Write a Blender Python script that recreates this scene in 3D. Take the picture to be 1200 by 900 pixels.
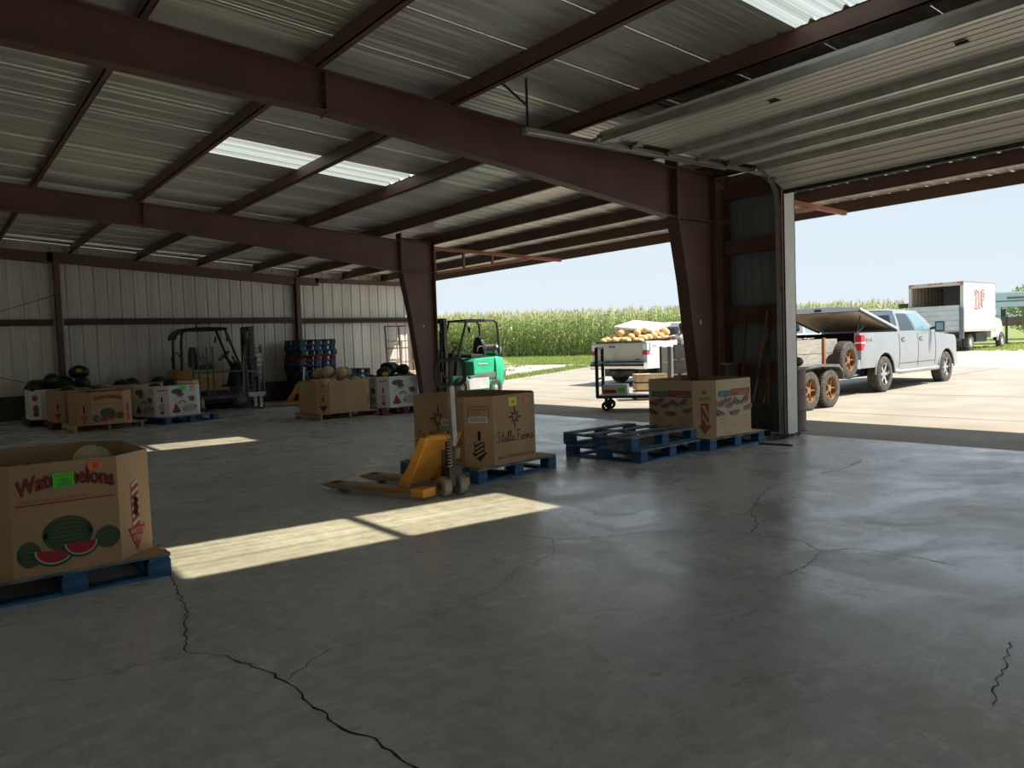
import bpy, bmesh, math, random
import numpy as np
from mathutils import Vector, Matrix
random.seed(7); rng = np.random.default_rng(7)
for o in list(bpy.data.objects): bpy.data.objects.remove(o)
scene = bpy.context.scene
COL = scene.collection
PI = math.pi

# ---------------------------------------------------------------- camera
CAM = Vector((0, 0, 1.36))
def _axes():
    f = 905.0
    dy = Vector((-697, -20, f)).normalized()
    dx = Vector((1190, -86.5, f)); dx = (dx - dy * dx.dot(dy)).normalized()
    dz = dy.cross(dx)
    if dz.y > 0: dz = -dz
    return dx, dy, dz
_dx, _dy, _dz = _axes()
def _w(c): return Vector((_dx.dot(c), _dy.dot(c), _dz.dot(c)))
cam_d = bpy.data.cameras.new('camera'); cam = bpy.data.objects.new('camera', cam_d); COL.objects.link(cam)
_r, _u, _b = _w(Vector((1, 0, 0))), _w(Vector((0, -1, 0))), _w(Vector((0, 0, -1)))
cam.matrix_world = Matrix(((_r.x, _u.x, _b.x, CAM.x), (_r.y, _u.y, _b.y, CAM.y), (_r.z, _u.z, _b.z, CAM.z), (0, 0, 0, 1)))
cam_d.sensor_width = 36; cam_d.lens = 905 / 1200 * 36; cam_d.clip_end = 500
scene.camera = cam

# ---------------------------------------------------------------- sky, sun, exposure
scene.view_settings.view_transform = 'Standard'; scene.view_settings.look = 'None'
scene.view_settings.exposure = 1.15; scene.view_settings.gamma = 1
scene.view_settings.use_curve_mapping = False
SKY, SUN = 0.455, 3.9
world = bpy.data.worlds.new('sky'); scene.world = world; world.use_nodes = True
wn = world.node_tree.nodes; wl = world.node_tree.links; wn.clear()
_tc = wn.new('ShaderNodeTexCoord'); _sx = wn.new('ShaderNodeSeparateXYZ'); _rp = wn.new('ShaderNodeValToRGB')
_bg = wn.new('ShaderNodeBackground'); _wo = wn.new('ShaderNodeOutputWorld')
wl.new(_tc.outputs['Generated'], _sx.inputs[0]); wl.new(_sx.outputs['Z'], _rp.inputs[0])
wl.new(_rp.outputs[0], _bg.inputs[0]); wl.new(_bg.outputs[0], _wo.inputs[0])
_e = _rp.color_ramp.elements
_e[0].position = 0.0; _e[0].color = (0.80, 0.885, 0.94, 1)
_e[1].position = 1.0; _e[1].color = (0.42, 0.62, 0.92, 1)
_m = _e.new(0.25); _m.color = (0.68, 0.82, 0.95, 1)
_bg.inputs[1].default_value = SKY
sun_d = bpy.data.lights.new('sun', 'SUN'); sun = bpy.data.objects.new('sun', sun_d); COL.objects.link(sun)
sun_d.energy = SUN; sun_d.angle = math.radians(0.8); sun_d.color = (1.0, 0.93, 0.80)
sun.rotation_euler = Vector((0.478, -0.487, 1.0)).to_track_quat('Z', 'Y').to_euler()

# ---------------------------------------------------------------- materials
MATS = {}
def mat(name, c1, c2=None, scale=4.0, rough=0.6, metal=0.0, bump=0.0, stretch=None, detail=6, contrast=(0.35, 0.65), spec=0.5, emit=None):
    m = bpy.data.materials.new(name); m.use_nodes = True; MATS[name] = m
    nt = m.node_tree; b = nt.nodes['Principled BSDF']
    b.inputs['Roughness'].default_value = rough; b.inputs['Metallic'].default_value = metal
    b.inputs['Specular IOR Level'].default_value = spec
    b.inputs['Base Color'].default_value = (*c1, 1)
    if c2 is not None or bump:
        tc = nt.nodes.new('ShaderNodeTexCoord'); mp = nt.nodes.new('ShaderNodeMapping')
        nt.links.new(tc.outputs['Object'], mp.inputs[0])
        if stretch: mp.inputs['Scale'].default_value = stretch
        n = nt.nodes.new('ShaderNodeTexNoise'); n.inputs['Scale'].default_value = scale; n.inputs['Detail'].default_value = detail
        nt.links.new(mp.outputs[0], n.inputs['Vector'])
        if c2 is not None:
            r = nt.nodes.new('ShaderNodeValToRGB')
            r.color_ramp.elements[0].position = contrast[0]; r.color_ramp.elements[0].color = (*c1, 1)
            r.color_ramp.elements[1].position = contrast[1]; r.color_ramp.elements[1].color = (*c2, 1)
            nt.links.new(n.outputs['Fac'], r.inputs[0]); nt.links.new(r.outputs[0], b.inputs['Base Color'])
        if bump:
            bp = nt.nodes.new('ShaderNodeBump'); bp.inputs['Strength'].default_value = bump; bp.inputs['Distance'].default_value = 0.02
            nt.links.new(n.outputs['Fac'], bp.inputs['Height']); nt.links.new(bp.outputs[0], b.inputs['Normal'])
    if emit:
        b.inputs['Emission Color'].default_value = (*c1, 1); b.inputs['Emission Strength'].default_value = emit
    return m
# interior slab: polished grey concrete with tyre streaks, pale scuffs and small dark stains
def floor_material():
    m = bpy.data.materials.new('slab_concrete'); m.use_nodes = True; MATS['slab_concrete'] = m
    nt = m.node_tree; N = nt.nodes.new; L = nt.links.new; b = nt.nodes['Principled BSDF']
    tc = N('ShaderNodeTexCoord')
    def noise(scale, st=(1, 1, 1), rot=0, det=8, dist=0.0, ro=0.6):
        mp = N('ShaderNodeMapping'); mp.inputs['Scale'].default_value = st; mp.inputs['Rotation'].default_value = (0, 0, rot)
        n = N('ShaderNodeTexNoise'); n.inputs['Scale'].default_value = scale; n.inputs['Detail'].default_value = det; n.inputs['Distortion'].default_value = dist; n.inputs['Roughness'].default_value = ro
        L(tc.outputs['Object'], mp.inputs[0]); L(mp.outputs[0], n.inputs['Vector']); return n.outputs['Fac']
    def ramp(f, p0, c0, p1, c1):
        r = N('ShaderNodeValToRGB'); r.color_ramp.elements[0].position = p0; r.color_ramp.elements[0].color = (*c0, 1)
        r.color_ramp.elements[1].position = p1; r.color_ramp.elements[1].color = (*c1, 1); L(f, r.inputs[0]); return r.outputs[0]
    def mix(a, bb, f, mode='MIX'):
        x = N('ShaderNodeMix'); x.data_type = 'RGBA'; x.blend_type = mode
        if isinstance(f, float): x.inputs[0].default_value = f
        else: L(f, x.inputs[0])
        L(a, x.inputs[6]); L(bb, x.inputs[7]); return x.outputs[2]
    base = ramp(noise(0.55, dist=0.6), 0.30, (0.52, 0.545, 0.56), 0.72, (0.78, 0.805, 0.81))
    fine = ramp(noise(9, det=10, ro=0.7), 0.30, (0.72, 0.72, 0.72), 0.70, (1.15, 1.15, 1.15))
    c = mix(base, fine, 1.0, 'MULTIPLY')
    for sc, st, rot, lo, hi, k in ((1.6, (1, 9, 1), 0.35, 0.56, 0.74, (1.24, 1.24, 1.23)), (1.4, (1, 10, 1), -0.5, 0.58, 0.76, (1.22, 1.22, 1.21)),
                                   (1.8, (12, 1, 1), 0.15, 0.60, 0.76, (0.78, 0.77, 0.75)), (2.2, (1, 14, 1), 1.0, 0.57, 0.76, (0.84, 0.84, 0.84))):
        c = mix(c, ramp(noise(sc, st, rot, dist=0.4), lo, (1, 1, 1), hi, k), 1.0, 'MULTIPLY')
    c = mix(c, ramp(noise(3.1, dist=0.2, det=3), 0.70, (1, 1, 1), 0.735, (0.66, 0.64, 0.61)), 1.0, 'MULTIPLY')
    c = mix(c, ramp(noise(23, det=3), 0.755, (1, 1, 1), 0.79, (0.30, 0.28, 0.26)), 1.0, 'MULTIPLY')
    L(c, b.inputs['Base Color'])
    rr = ramp(noise(1.1, det=9, dist=1.0, ro=0.65), 0.34, (0.17, 0.17, 0.17), 0.66, (0.44, 0.44, 0.44))
    L(rr, b.inputs['Roughness']); b.inputs['Specular IOR Level'].default_value = 0.75
    bp = N('ShaderNodeBump'); bp.inputs['Strength'].default_value = 0.12; bp.inputs['Distance'].default_value = 0.01
    L(noise(30, det=8), bp.inputs['Height']); L(bp.outputs[0], b.inputs['Normal'])
floor_material()
mat('crack', (0.035, 0.033, 0.03), rough=0.95)
mat('apron_concrete', (0.295, 0.262, 0.212), (0.395, 0.355, 0.292), 0.9, 0.85, bump=0.1, contrast=(0.3, 0.7))
mat('apron_joint', (0.10, 0.09, 0.08), rough=0.95)
mat('gravel', (0.30, 0.275, 0.24), (0.52, 0.49, 0.45), 5.0, 0.95, bump=0.6, detail=10)
mat('turf', (0.13, 0.19, 0.04), (0.27, 0.30, 0.09), 2.5, 0.95, bump=0.5, detail=10)
mat('grass_blade', (0.17, 0.25, 0.05), (0.33, 0.36, 0.11), 1.2, 0.8)
mat('soil', (0.16, 0.12, 0.08), (0.24, 0.19, 0.12), 3.0, 0.95)
mat('brown_steel', (0.135, 0.07, 0.053), (0.185, 0.10, 0.078), 1.6, 0.50, 0.0, bump=0.03, contrast=(0.3, 0.7))
mat('red_oxide', (0.30, 0.115, 0.075), (0.38, 0.16, 0.10), 5.0, 0.6)
mat('galv_roof', (0.70, 0.69, 0.64), (0.86, 0.84, 0.78), 0.8, 0.34, 0.45, stretch=(0.3, 4, 1))
mat('galv_wall', (0.72, 0.70, 0.64), (0.86, 0.84, 0.77), 1.2, 0.50, 0.25, stretch=(5, 5, 0.5))
mat('blue_liner', (0.22, 0.26, 0.29), (0.27, 0.31, 0.34), 2.0, 0.6, 0.1, stretch=(4, 4, 0.4))
mat('door_skin', (0.74, 0.70, 0.62), (0.83, 0.79, 0.71), 1.4, 0.5, 0.15, stretch=(4, 0.5, 1))
mat('galv', (0.42, 0.42, 0.40), (0.56, 0.55, 0.52), 6.0, 0.42, 0.7)
mat('white_trim', (0.72, 0.74, 0.74), (0.80, 0.81, 0.80), 3.0, 0.45)
mat('cardboard', (0.46, 0.305, 0.175), (0.53, 0.36, 0.21), 3.0, 0.85, stretch=(1, 1, 0.3))
mat('cardboard_inside', (0.40, 0.275, 0.16), (0.46, 0.32, 0.19), 3.0, 0.9)
mat('cardboard_pale', (0.62, 0.48, 0.32), (0.70, 0.55, 0.375), 5.0, 0.85, stretch=(1, 1, 0.25))
mat('white_carton', (0.78, 0.79, 0.78), (0.86, 0.86, 0.85), 2.0, 0.6)
mat('ink_red', (0.42, 0.035, 0.05), rough=0.8)
mat('ink_brick', (0.36, 0.10, 0.075), rough=0.8)
mat('ink_green', (0.035, 0.12, 0.065), rough=0.8)
mat('ink_melon', (0.115, 0.135, 0.075), rough=0.8)
mat('ink_bright_green', (0.05, 0.22, 0.10), rough=0.7)
mat('ink_teal', (0.05, 0.20, 0.23), rough=0.8)
mat('ink_dark', (0.03, 0.028, 0.028), rough=0.8)
mat('ink_brown', (0.16, 0.10, 0.06), rough=0.8)
mat('ink_cream', (0.62, 0.55, 0.42), rough=0.8)
mat('ink_yellow', (0.52, 0.36, 0.06), rough=0.8)
mat('hole_dark', (0.015, 0.013, 0.012), rough=1.0)
mat('sticker_green', (0.12, 0.80, 0.06), rough=0.5)
mat('sticker_orange', (0.95, 0.26, 0.06), rough=0.5)
mat('sticker_yellow', (0.80, 0.82, 0.04), rough=0.5)
mat('sticker_white', (0.72, 0.72, 0.70), rough=0.6)
mat('blue_paint_wood', (0.012, 0.075, 0.20), (0.045, 0.17, 0.36), 9.0, 0.7, bump=0.2, stretch=(1, 1, 3), contrast=(0.3, 0.72))
mat('blue_deck_wood', (0.05, 0.13, 0.24), (0.33, 0.31, 0.27), 5.0, 0.85, bump=0.2, stretch=(1, 6, 1), contrast=(0.36, 0.62))
mat('teal_paint_wood', (0.02, 0.09, 0.10), (0.06, 0.17, 0.18), 9.0, 0.75, stretch=(1, 1, 3))
mat('red_paint_wood', (0.26, 0.015, 0.025), (0.38, 0.04, 0.05), 9.0, 0.7, stretch=(1, 1, 3))
mat('maroon_paint_wood', (0.10, 0.015, 0.028), (0.16, 0.03, 0.045), 9.0, 0.75, stretch=(1, 1, 3))
mat('dark_paint_wood', (0.016, 0.028, 0.045), (0.04, 0.06, 0.085), 9.0, 0.8, stretch=(1, 1, 3))
mat('raw_wood', (0.42, 0.30, 0.18), (0.58, 0.44, 0.28), 6.0, 0.85, bump=0.15, stretch=(1, 7, 1))
mat('old_wood', (0.26, 0.20, 0.14), (0.40, 0.32, 0.23), 6.0, 0.9, bump=0.2, stretch=(7, 1, 1))
mat('dark_wood', (0.10, 0.055, 0.03), (0.15, 0.085, 0.05), 6.0, 0.8, stretch=(1, 1, 0.2))
mat('handle_wood', (0.36, 0.17, 0.06), (0.44, 0.22, 0.09), 6.0, 0.6, stretch=(3, 3, 0.3))
mat('grey_wood', (0.42, 0.42, 0.40), (0.60, 0.59, 0.56), 4.0, 0.9, bump=0.2, stretch=(6, 1, 1))
mat('jack_yellow', (0.62, 0.26, 0.035), (0.78, 0.38, 0.07), 7.0, 0.5, contrast=(0.25, 0.6))
mat('fork_worn', (0.42, 0.22, 0.06), (0.33, 0.28, 0.22), 6.0, 0.5, 0.2, stretch=(1, 1, 1))
mat('jack_orange', (0.58, 0.22, 0.05), (0.66, 0.28, 0.08), 5.0, 0.55)
mat('steel', (0.34, 0.33, 0.32), (0.46, 0.45, 0.43), 8.0, 0.35, 0.8)
mat('dark_steel', (0.06, 0.06, 0.062), (0.09, 0.09, 0.09), 8.0, 0.5, 0.3)
mat('black_paint', (0.022, 0.022, 0.024), (0.035, 0.035, 0.037), 6.0, 0.45)
mat('black_rubber', (0.03, 0.03, 0.03), (0.055, 0.052, 0.048), 12.0, 0.85)
mat('tyre', (0.055, 0.052, 0.048), (0.12, 0.11, 0.095), 9.0, 0.9)
mat('grey_wheel', (0.22, 0.21, 0.20), (0.30, 0.29, 0.28), 6.0, 0.7)
mat('grey_paint', (0.12, 0.125, 0.13), (0.17, 0.175, 0.18), 4.0, 0.5)
mat('green_forklift_paint', (0.03, 0.44, 0.24), (0.05, 0.52, 0.30), 4.0, 0.4)
mat('pale_grey_paint', (0.48, 0.50, 0.50), (0.58, 0.60, 0.60), 4.0, 0.5)
mat('mustard_paint', (0.48, 0.28, 0.075), (0.58, 0.36, 0.11), 4.0, 0.45)
mat('cart_green', (0.015, 0.05, 0.04), (0.03, 0.075, 0.06), 6.0, 0.5)
mat('ladder_green', (0.045, 0.10, 0.09), (0.075, 0.14, 0.125), 6.0, 0.5)
mat('silver_paint', (0.36, 0.38, 0.41), (0.40, 0.42, 0.45), 1.0, 0.28, 0.25)
mat('white_paint', (0.62, 0.62, 0.61), (0.66, 0.66, 0.65), 1.0, 0.3)
mat('cream_paint', (0.48, 0.44, 0.37), (0.56, 0.52, 0.44), 2.0, 0.5)
mat('glass_dark', (0.035, 0.05, 0.07), rough=0.06, spec=0.8)
mat('glass_sky', (0.20, 0.33, 0.40), rough=0.05, spec=0.9)
mat('lamp_red', (0.62, 0.02, 0.035), rough=0.25)
mat('lamp_white', (0.75, 0.75, 0.73), rough=0.2)
mat('lamp_orange', (0.85, 0.20, 0.03), rough=0.3)
mat('chrome', (0.70, 0.70, 0.70), rough=0.15, metal=1.0)
mat('rust', (0.24, 0.115, 0.05), (0.36, 0.20, 0.10), 9.0, 0.85)
mat('plank_white', (0.34, 0.31, 0.27), (0.48, 0.45, 0.40), 6.0, 0.9, bump=0.2, stretch=(1, 6, 6))
mat('lid_under', (0.40, 0.30, 0.19), (0.55, 0.43, 0.29), 3.0, 0.9)
mat('barrel_brown', (0.15, 0.10, 0.085), (0.20, 0.14, 0.12), 5.0, 0.6)
mat('teal_trailer', (0.42, 0.58, 0.60), (0.48, 0.64, 0.66), 1.0, 0.4)
mat('tan', (0.42, 0.30, 0.18), (0.50, 0.37, 0.23), 3.0, 0.8)
mat('skin_tone', (0.20, 0.085, 0.05), (0.25, 0.11, 0.07), 6.0, 0.55)
mat('shirt_print', (0.80, 0.76, 0.74), (0.42, 0.26, 0.23), 14.0, 0.85, contrast=(0.48, 0.60))
mat('shorts_cloth', (0.34, 0.25, 0.23), (0.42, 0.32, 0.29), 20.0, 0.9)
mat('hair', (0.03, 0.022, 0.018), rough=0.6)
mat('shoe', (0.20, 0.20, 0.21), rough=0.7)
mat('red_cord', (0.55, 0.06, 0.03), rough=0.6)
mat('leaf_corn', (0.25, 0.32, 0.11), (0.52, 0.55, 0.29), 0.9, 0.36)
mat('tassel', (0.58, 0.47, 0.28), (0.66, 0.56, 0.36), 3.0, 0.8)
mat('stalk_corn', (0.22, 0.32, 0.08), rough=0.7)
mat('leaf_tree', (0.06, 0.15, 0.035), (0.17, 0.30, 0.08), 2.0, 0.6)
mat('foam_white', (0.72, 0.72, 0.71), rough=0.6)
for _n, _c in (('leaf_corn', (0.50, 0.58, 0.22)), ('grass_blade', (0.35, 0.42, 0.10)), ('leaf_tree', (0.20, 0.34, 0.06))):   # thin leaves let light through
    _nt = MATS[_n].node_tree; _tl = _nt.nodes.new('ShaderNodeBsdfTranslucent'); _tl.inputs[0].default_value = (*_c, 1); _mx = _nt.nodes.new('ShaderNodeMixShader'); _mx.inputs[0].default_value = 0.42
    _nt.links.new(_nt.nodes['Principled BSDF'].outputs[0], _mx.inputs[1]); _nt.links.new(_tl.outputs[0], _mx.inputs[2]); _nt.links.new(_mx.outputs[0], _nt.nodes['Material Output'].inputs[0])
def melon_material(name, base, dark, scale, stripes):
    m = bpy.data.materials.new(name); m.use_nodes = True; MATS[name] = m
    nt = m.node_tree; N = nt.nodes.new; L = nt.links.new; b = nt.nodes['Principled BSDF']
    b.inputs['Roughness'].default_value = 0.42 if stripes else 0.75
    tc = N('ShaderNodeTexCoord')
    if stripes:
        w = N('ShaderNodeTexNoise'); w.inputs['Scale'].default_value = scale; w.inputs['Detail'].default_value = 4
        mp = N('ShaderNodeMapping'); mp.inputs['Scale'].default_value = (0.25, 1.6, 1.6); L(tc.outputs['Object'], mp.inputs[0]); L(mp.outputs[0], w.inputs['Vector']); f = w.outputs['Fac']
    else:
        w = N('ShaderNodeTexVoronoi'); w.feature = 'DISTANCE_TO_EDGE'; w.inputs['Scale'].default_value = scale; L(tc.outputs['Object'], w.inputs['Vector']); f = w.outputs['Distance']
        bp = N('ShaderNodeBump'); bp.inputs['Strength'].default_value = 0.4; bp.inputs['Distance'].default_value = 0.006; bp.invert = True; L(f, bp.inputs['Height']); L(bp.outputs[0], b.inputs['Normal'])
    r = N('ShaderNodeValToRGB'); r.color_ramp.elements[0].position = 0.42 if stripes else 0.02; r.color_ramp.elements[0].color = (*dark, 1)
    r.color_ramp.elements[1].position = 0.60 if stripes else 0.16; r.color_ramp.elements[1].color = (*base, 1)
    L(f, r.inputs[0]); L(r.outputs[0], b.inputs['Base Color'])
melon_material('watermelon_rind', (0.018, 0.036, 0.022), (0.008, 0.016, 0.011), 9, True)
melon_material('striped_rind', (0.12, 0.17, 0.05), (0.02, 0.05, 0.02), 9, True)
melon_material('cantaloupe_rind', (0.50, 0.37, 0.20), (0.68, 0.56, 0.38), 34, False)
melon_material('ripe_melon_rind', (0.66, 0.38, 0.13), (0.78, 0.58, 0.32), 30, False)
melon_material('honey_rind', (0.62, 0.55, 0.38), (0.70, 0.64, 0.47), 30, False)
# translucent ribbed skylight sheet: lets warm sun through, glows with sky light
def skylight_material():
    m = bpy.data.materials.new('skylight_sheet'); m.use_nodes = True; MATS['skylight_sheet'] = m
    nt = m.node_tree; N = nt.nodes.new; L = nt.links.new; nt.nodes.clear()
    out = N('ShaderNodeOutputMaterial'); tr = N('ShaderNodeBsdfTransparent'); tl = N('ShaderNodeBsdfTranslucent'); mx = N('ShaderNodeMixShader')
    tc = N('ShaderNodeTexCoord'); mp = N('ShaderNodeMapping'); mp.inputs['Scale'].default_value = (0.15, 22, 1)
    n = N('ShaderNodeTexNoise'); n.inputs['Scale'].default_value = 1.0; n.inputs['Detail'].default_value = 3
    r = N('ShaderNodeValToRGB'); r.color_ramp.elements[0].position = 0.35; r.color_ramp.elements[0].color = (0.50, 0.43, 0.29, 1)
    r.color_ramp.elements[1].position = 0.6; r.color_ramp.elements[1].color = (0.86, 0.78, 0.57, 1)
    L(tc.outputs['Object'], mp.inputs[0]); L(mp.outputs[0], n.inputs['Vector']); L(n.outputs['Fac'], r.inputs[0]); L(r.outputs[0], tr.inputs[0])
    tl.inputs[0].default_value = (0.80, 0.90, 1.0, 1); mx.inputs[0].default_value = 0.14
    L(tr.outputs[0], mx.inputs[1]); L(tl.outputs[0], mx.inputs[2]); L(mx.outputs[0], out.inputs[0])
skylight_material()

# ---------------------------------------------------------------- mesh helpers
class MB:
    def __init__(s): s.v = []; s.f = []
    def add(s, vs, fs):
        o = len(s.v); s.v += [tuple(v) for v in vs]; s.f += [tuple(i + o for i in f) for f in fs]; return s
    def box(s, x0, y0, z0, x1, y1, z1):
        return s.add([(x0, y0, z0), (x1, y0, z0), (x1, y1, z0), (x0, y1, z0), (x0, y0, z1), (x1, y0, z1), (x1, y1, z1), (x0, y1, z1)],
                     [(0, 3, 2, 1), (4, 5, 6, 7), (0, 1, 5, 4), (1, 2, 6, 5), (2, 3, 7, 6), (3, 0, 4, 7)])
    def cbox(s, c, d, rz=0, rx=0, ry=0):
        R = Matrix.Rotation(rz, 3, 'Z') @ Matrix.Rotation(ry, 3, 'Y') @ Matrix.Rotation(rx, 3, 'X'); c = Vector(c)
        vs = [c + R @ Vector((a * d[0] / 2, b * d[1] / 2, e * d[2] / 2)) for e in (-1, 1) for a, b in ((-1, -1), (1, -1), (1, 1), (-1, 1))]
        return s.add(vs, [(0, 3, 2, 1), (4, 5, 6, 7), (0, 1, 5, 4), (1, 2, 6, 5), (2, 3, 7, 6), (3, 0, 4, 7)])
    def bar(s, p0, p1, w, h, up=(0, 0, 1)):
        p0, p1 = Vector(p0), Vector(p1); d = (p1 - p0).normalized(); up = Vector(up)
        if abs(d.dot(up)) > 0.98: up = Vector((1, 0, 0))
        a = d.cross(up).normalized(); b = a.cross(d).normalized()
        vs = [p + a * (i * w / 2) + b * (j * h / 2) for p in (p0, p1) for i, j in ((-1, -1), (1, -1), (1, 1), (-1, 1))]
        return s.add(vs, [(0, 1, 2, 3), (7, 6, 5, 4), (0, 4, 5, 1), (1, 5, 6, 2), (2, 6, 7, 3), (3, 7, 4, 0)])
    def tube(s, pts, r, n=8, closed=False):
        pts = [Vector(p) for p in pts]; k = len(pts); rs = r if isinstance(r, (list, tuple)) else [r] * k
        rings = []; ref = None
        for i, p in enumerate(pts):
            if closed: d = pts[(i + 1) % k] - pts[i - 1]
            else: d = pts[min(i + 1, k - 1)] - pts[max(i - 1, 0)]
            d.normalize()
            if ref is None: ref = Vector((0, 0, 1)) if abs(d.z) < 0.9 else Vector((1, 0, 0))
            a = d.cross(ref).normalized(); b = a.cross(d).normalized(); ref = b
            rings.append([p + (a * math.cos(2 * PI * j / n) + b * math.sin(2 * PI * j / n)) * rs[i] for j in range(n)])
        vs = [v for rg in rings for v in rg]; fs = []
        m = k if closed else k - 1
        for i in range(m):
            i2 = (i + 1) % k
            for j in range(n): fs.append((i * n + j, i * n + (j + 1) % n, i2 * n + (j + 1) % n, i2 * n + j))
        if not closed: fs += [tuple(range(n))[::-1], tuple((k - 1) * n + j for j in range(n))]
        return s.add(vs, fs)
    def cyl(s, p0, p1, r, n=16, r1=None):
        return s.tube([p0, p1], [r, r if r1 is None else r1], n)
    def lathe(s, prof, n=24, c=(0, 0, 0), axis='z', closed=False):
        vs = []; fs = []; k = len(prof)
        for r, h in prof:
            for j in range(n):
                a = 2 * PI * j / n; p = (r * math.cos(a), r * math.sin(a), h)
                if axis == 'y': p = (p[0], p[2], p[1])
                if axis == 'x': p = (p[2], p[0], p[1])
                vs.append((p[0] + c[0], p[1] + c[1], p[2] + c[2]))
        for i in range(k if closed else k - 1):
            i2 = (i + 1) % k
            for j in range(n): fs.append((i * n + j, i * n + (j + 1) % n, i2 * n + (j + 1) % n, i2 * n + j))
        if not closed: fs += [tuple(range(n))[::-1], tuple((k - 1) * n + j for j in range(n))]
        return s.add(vs, fs)
    def prism(s, poly, axis, a, b):
        k = len(poly)
        def P(q, h): return {'x': (h, q[0], q[1]), 'y': (q[0], h, q[1]), 'z': (q[0], q[1], h)}[axis]
        vs = [P(q, a) for q in poly] + [P(q, b) for q in poly]
        fs = [tuple(range(k)), tuple(range(2 * k - 1, k - 1, -1))] + [(i, k + i, k + (i + 1) % k, (i + 1) % k) for i in range(k)]
        return s.add(vs, fs)
    def ell(s, c, r, n=16, m=10):
        prof = [(math.sin(PI * i / m), -math.cos(PI * i / m)) for i in range(m + 1)]
        vs = []; fs = []
        for q, h in prof:
            for j in range(n):
                a = 2 * PI * j / n; vs.append((c[0] + r[0] * q * math.cos(a), c[1] + r[1] * q * math.sin(a), c[2] + r[2] * h))
        for i in range(m):
            for j in range(n): fs.append((i * n + j, i * n + (j + 1) % n, (i + 1) * n + (j + 1) % n, (i + 1) * n + j))
        return s.add(vs, fs)
    def grid(s, rows):
        k = len(rows[0]); vs = [p for r in rows for p in r]; fs = []
        for i in range(len(rows) - 1):
            for j in range(k - 1): fs.append((i * k + j, i * k + j + 1, (i + 1) * k + j + 1, (i + 1) * k + j))
        return s.add(vs, fs)
    def mesh(s, name, m, smooth=0, bevel=0, normals=True):
        me = bpy.data.meshes.new(name); me.from_pydata(s.v, [], s.f)
        if normals or bevel:
            bm = bmesh.new(); bm.from_mesh(me)
            bmesh.ops.remove_doubles(bm, verts=bm.verts, dist=1e-5)
            bmesh.ops.recalc_face_normals(bm, faces=bm.faces)
            if bevel:
                es = [e for e in bm.edges if len(e.link_faces) == 2 and e.calc_face_angle(0) > 0.6]
                bmesh.ops.bevel(bm, geom=es, offset=bevel, segments=2, profile=0.6, affect='EDGES', clamp_overlap=True)
            bm.to_mesh(me); bm.free()
        me.materials.append(MATS[m] if isinstance(m, str) else m)
        if smooth:
            me.shade_smooth(); me.set_sharp_from_angle(angle=math.radians(smooth if smooth > 1 else 40))
        me.update(); return me
    def build(s, name, m, parent=None, smooth=0, bevel=0, normals=True, loc=None, rot=None):
        return link(name, s.mesh(name, m, smooth, bevel, normals), parent, loc, rot)
def link(name, me, parent=None, loc=None, rot=None):
    o = bpy.data.objects.new(name, me); COL.objects.link(o)
    if parent: o.parent = parent
    if loc is not None: o.location = loc
    if rot is not None: o.rotation_euler = rot
    return o
def tag(o, label=None, cat=None, group=None, kind=None):
    if label: o['label'] = label
    if cat: o['category'] = cat
    if group: o['group'] = group
    if kind: o['kind'] = kind
    return o
def thing(name, label, cat, loc=(0, 0, 0), rz=0, group=None):
    o = link(name, None, None, loc, (0, 0, rz)); o.empty_display_size = 0.1
    return tag(o, label, cat, group)
def struct(name, label=None):
    o = link(name, None); return tag(o, label, None, None, 'structure')
def copy_tree(o, parent=None, loc=None, rz=None, label=None, group=None):
    c = o.copy(); COL.objects.link(c); c.parent = parent
    if loc is not None: c.location = loc
    if rz is not None: c.rotation_euler = (0, 0, rz)
    if label: c['label'] = label
    if group: c['group'] = group
    for ch in list(o.children): copy_tree(ch, c)
    return c
def ground(x, y): return 0.02 * max(0.0, 0.61 * x + 0.79 * y - 18)
def text_polys(s, size=1.0, shear=0.0):
    cu = bpy.data.curves.new('lettering', 'FONT'); cu.body = s; cu.size = size; cu.shear = shear; cu.resolution_u = 3
    o = bpy.data.objects.new('lettering', cu); COL.objects.link(o)
    me = bpy.data.meshes.new_from_object(o)
    vs = [tuple(v.co) for v in me.vertices]; fs = [tuple(p.vertices) for p in me.polygons]
    bpy.data.objects.remove(o); bpy.data.curves.remove(cu); bpy.data.meshes.remove(me)
    return vs, fs
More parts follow.
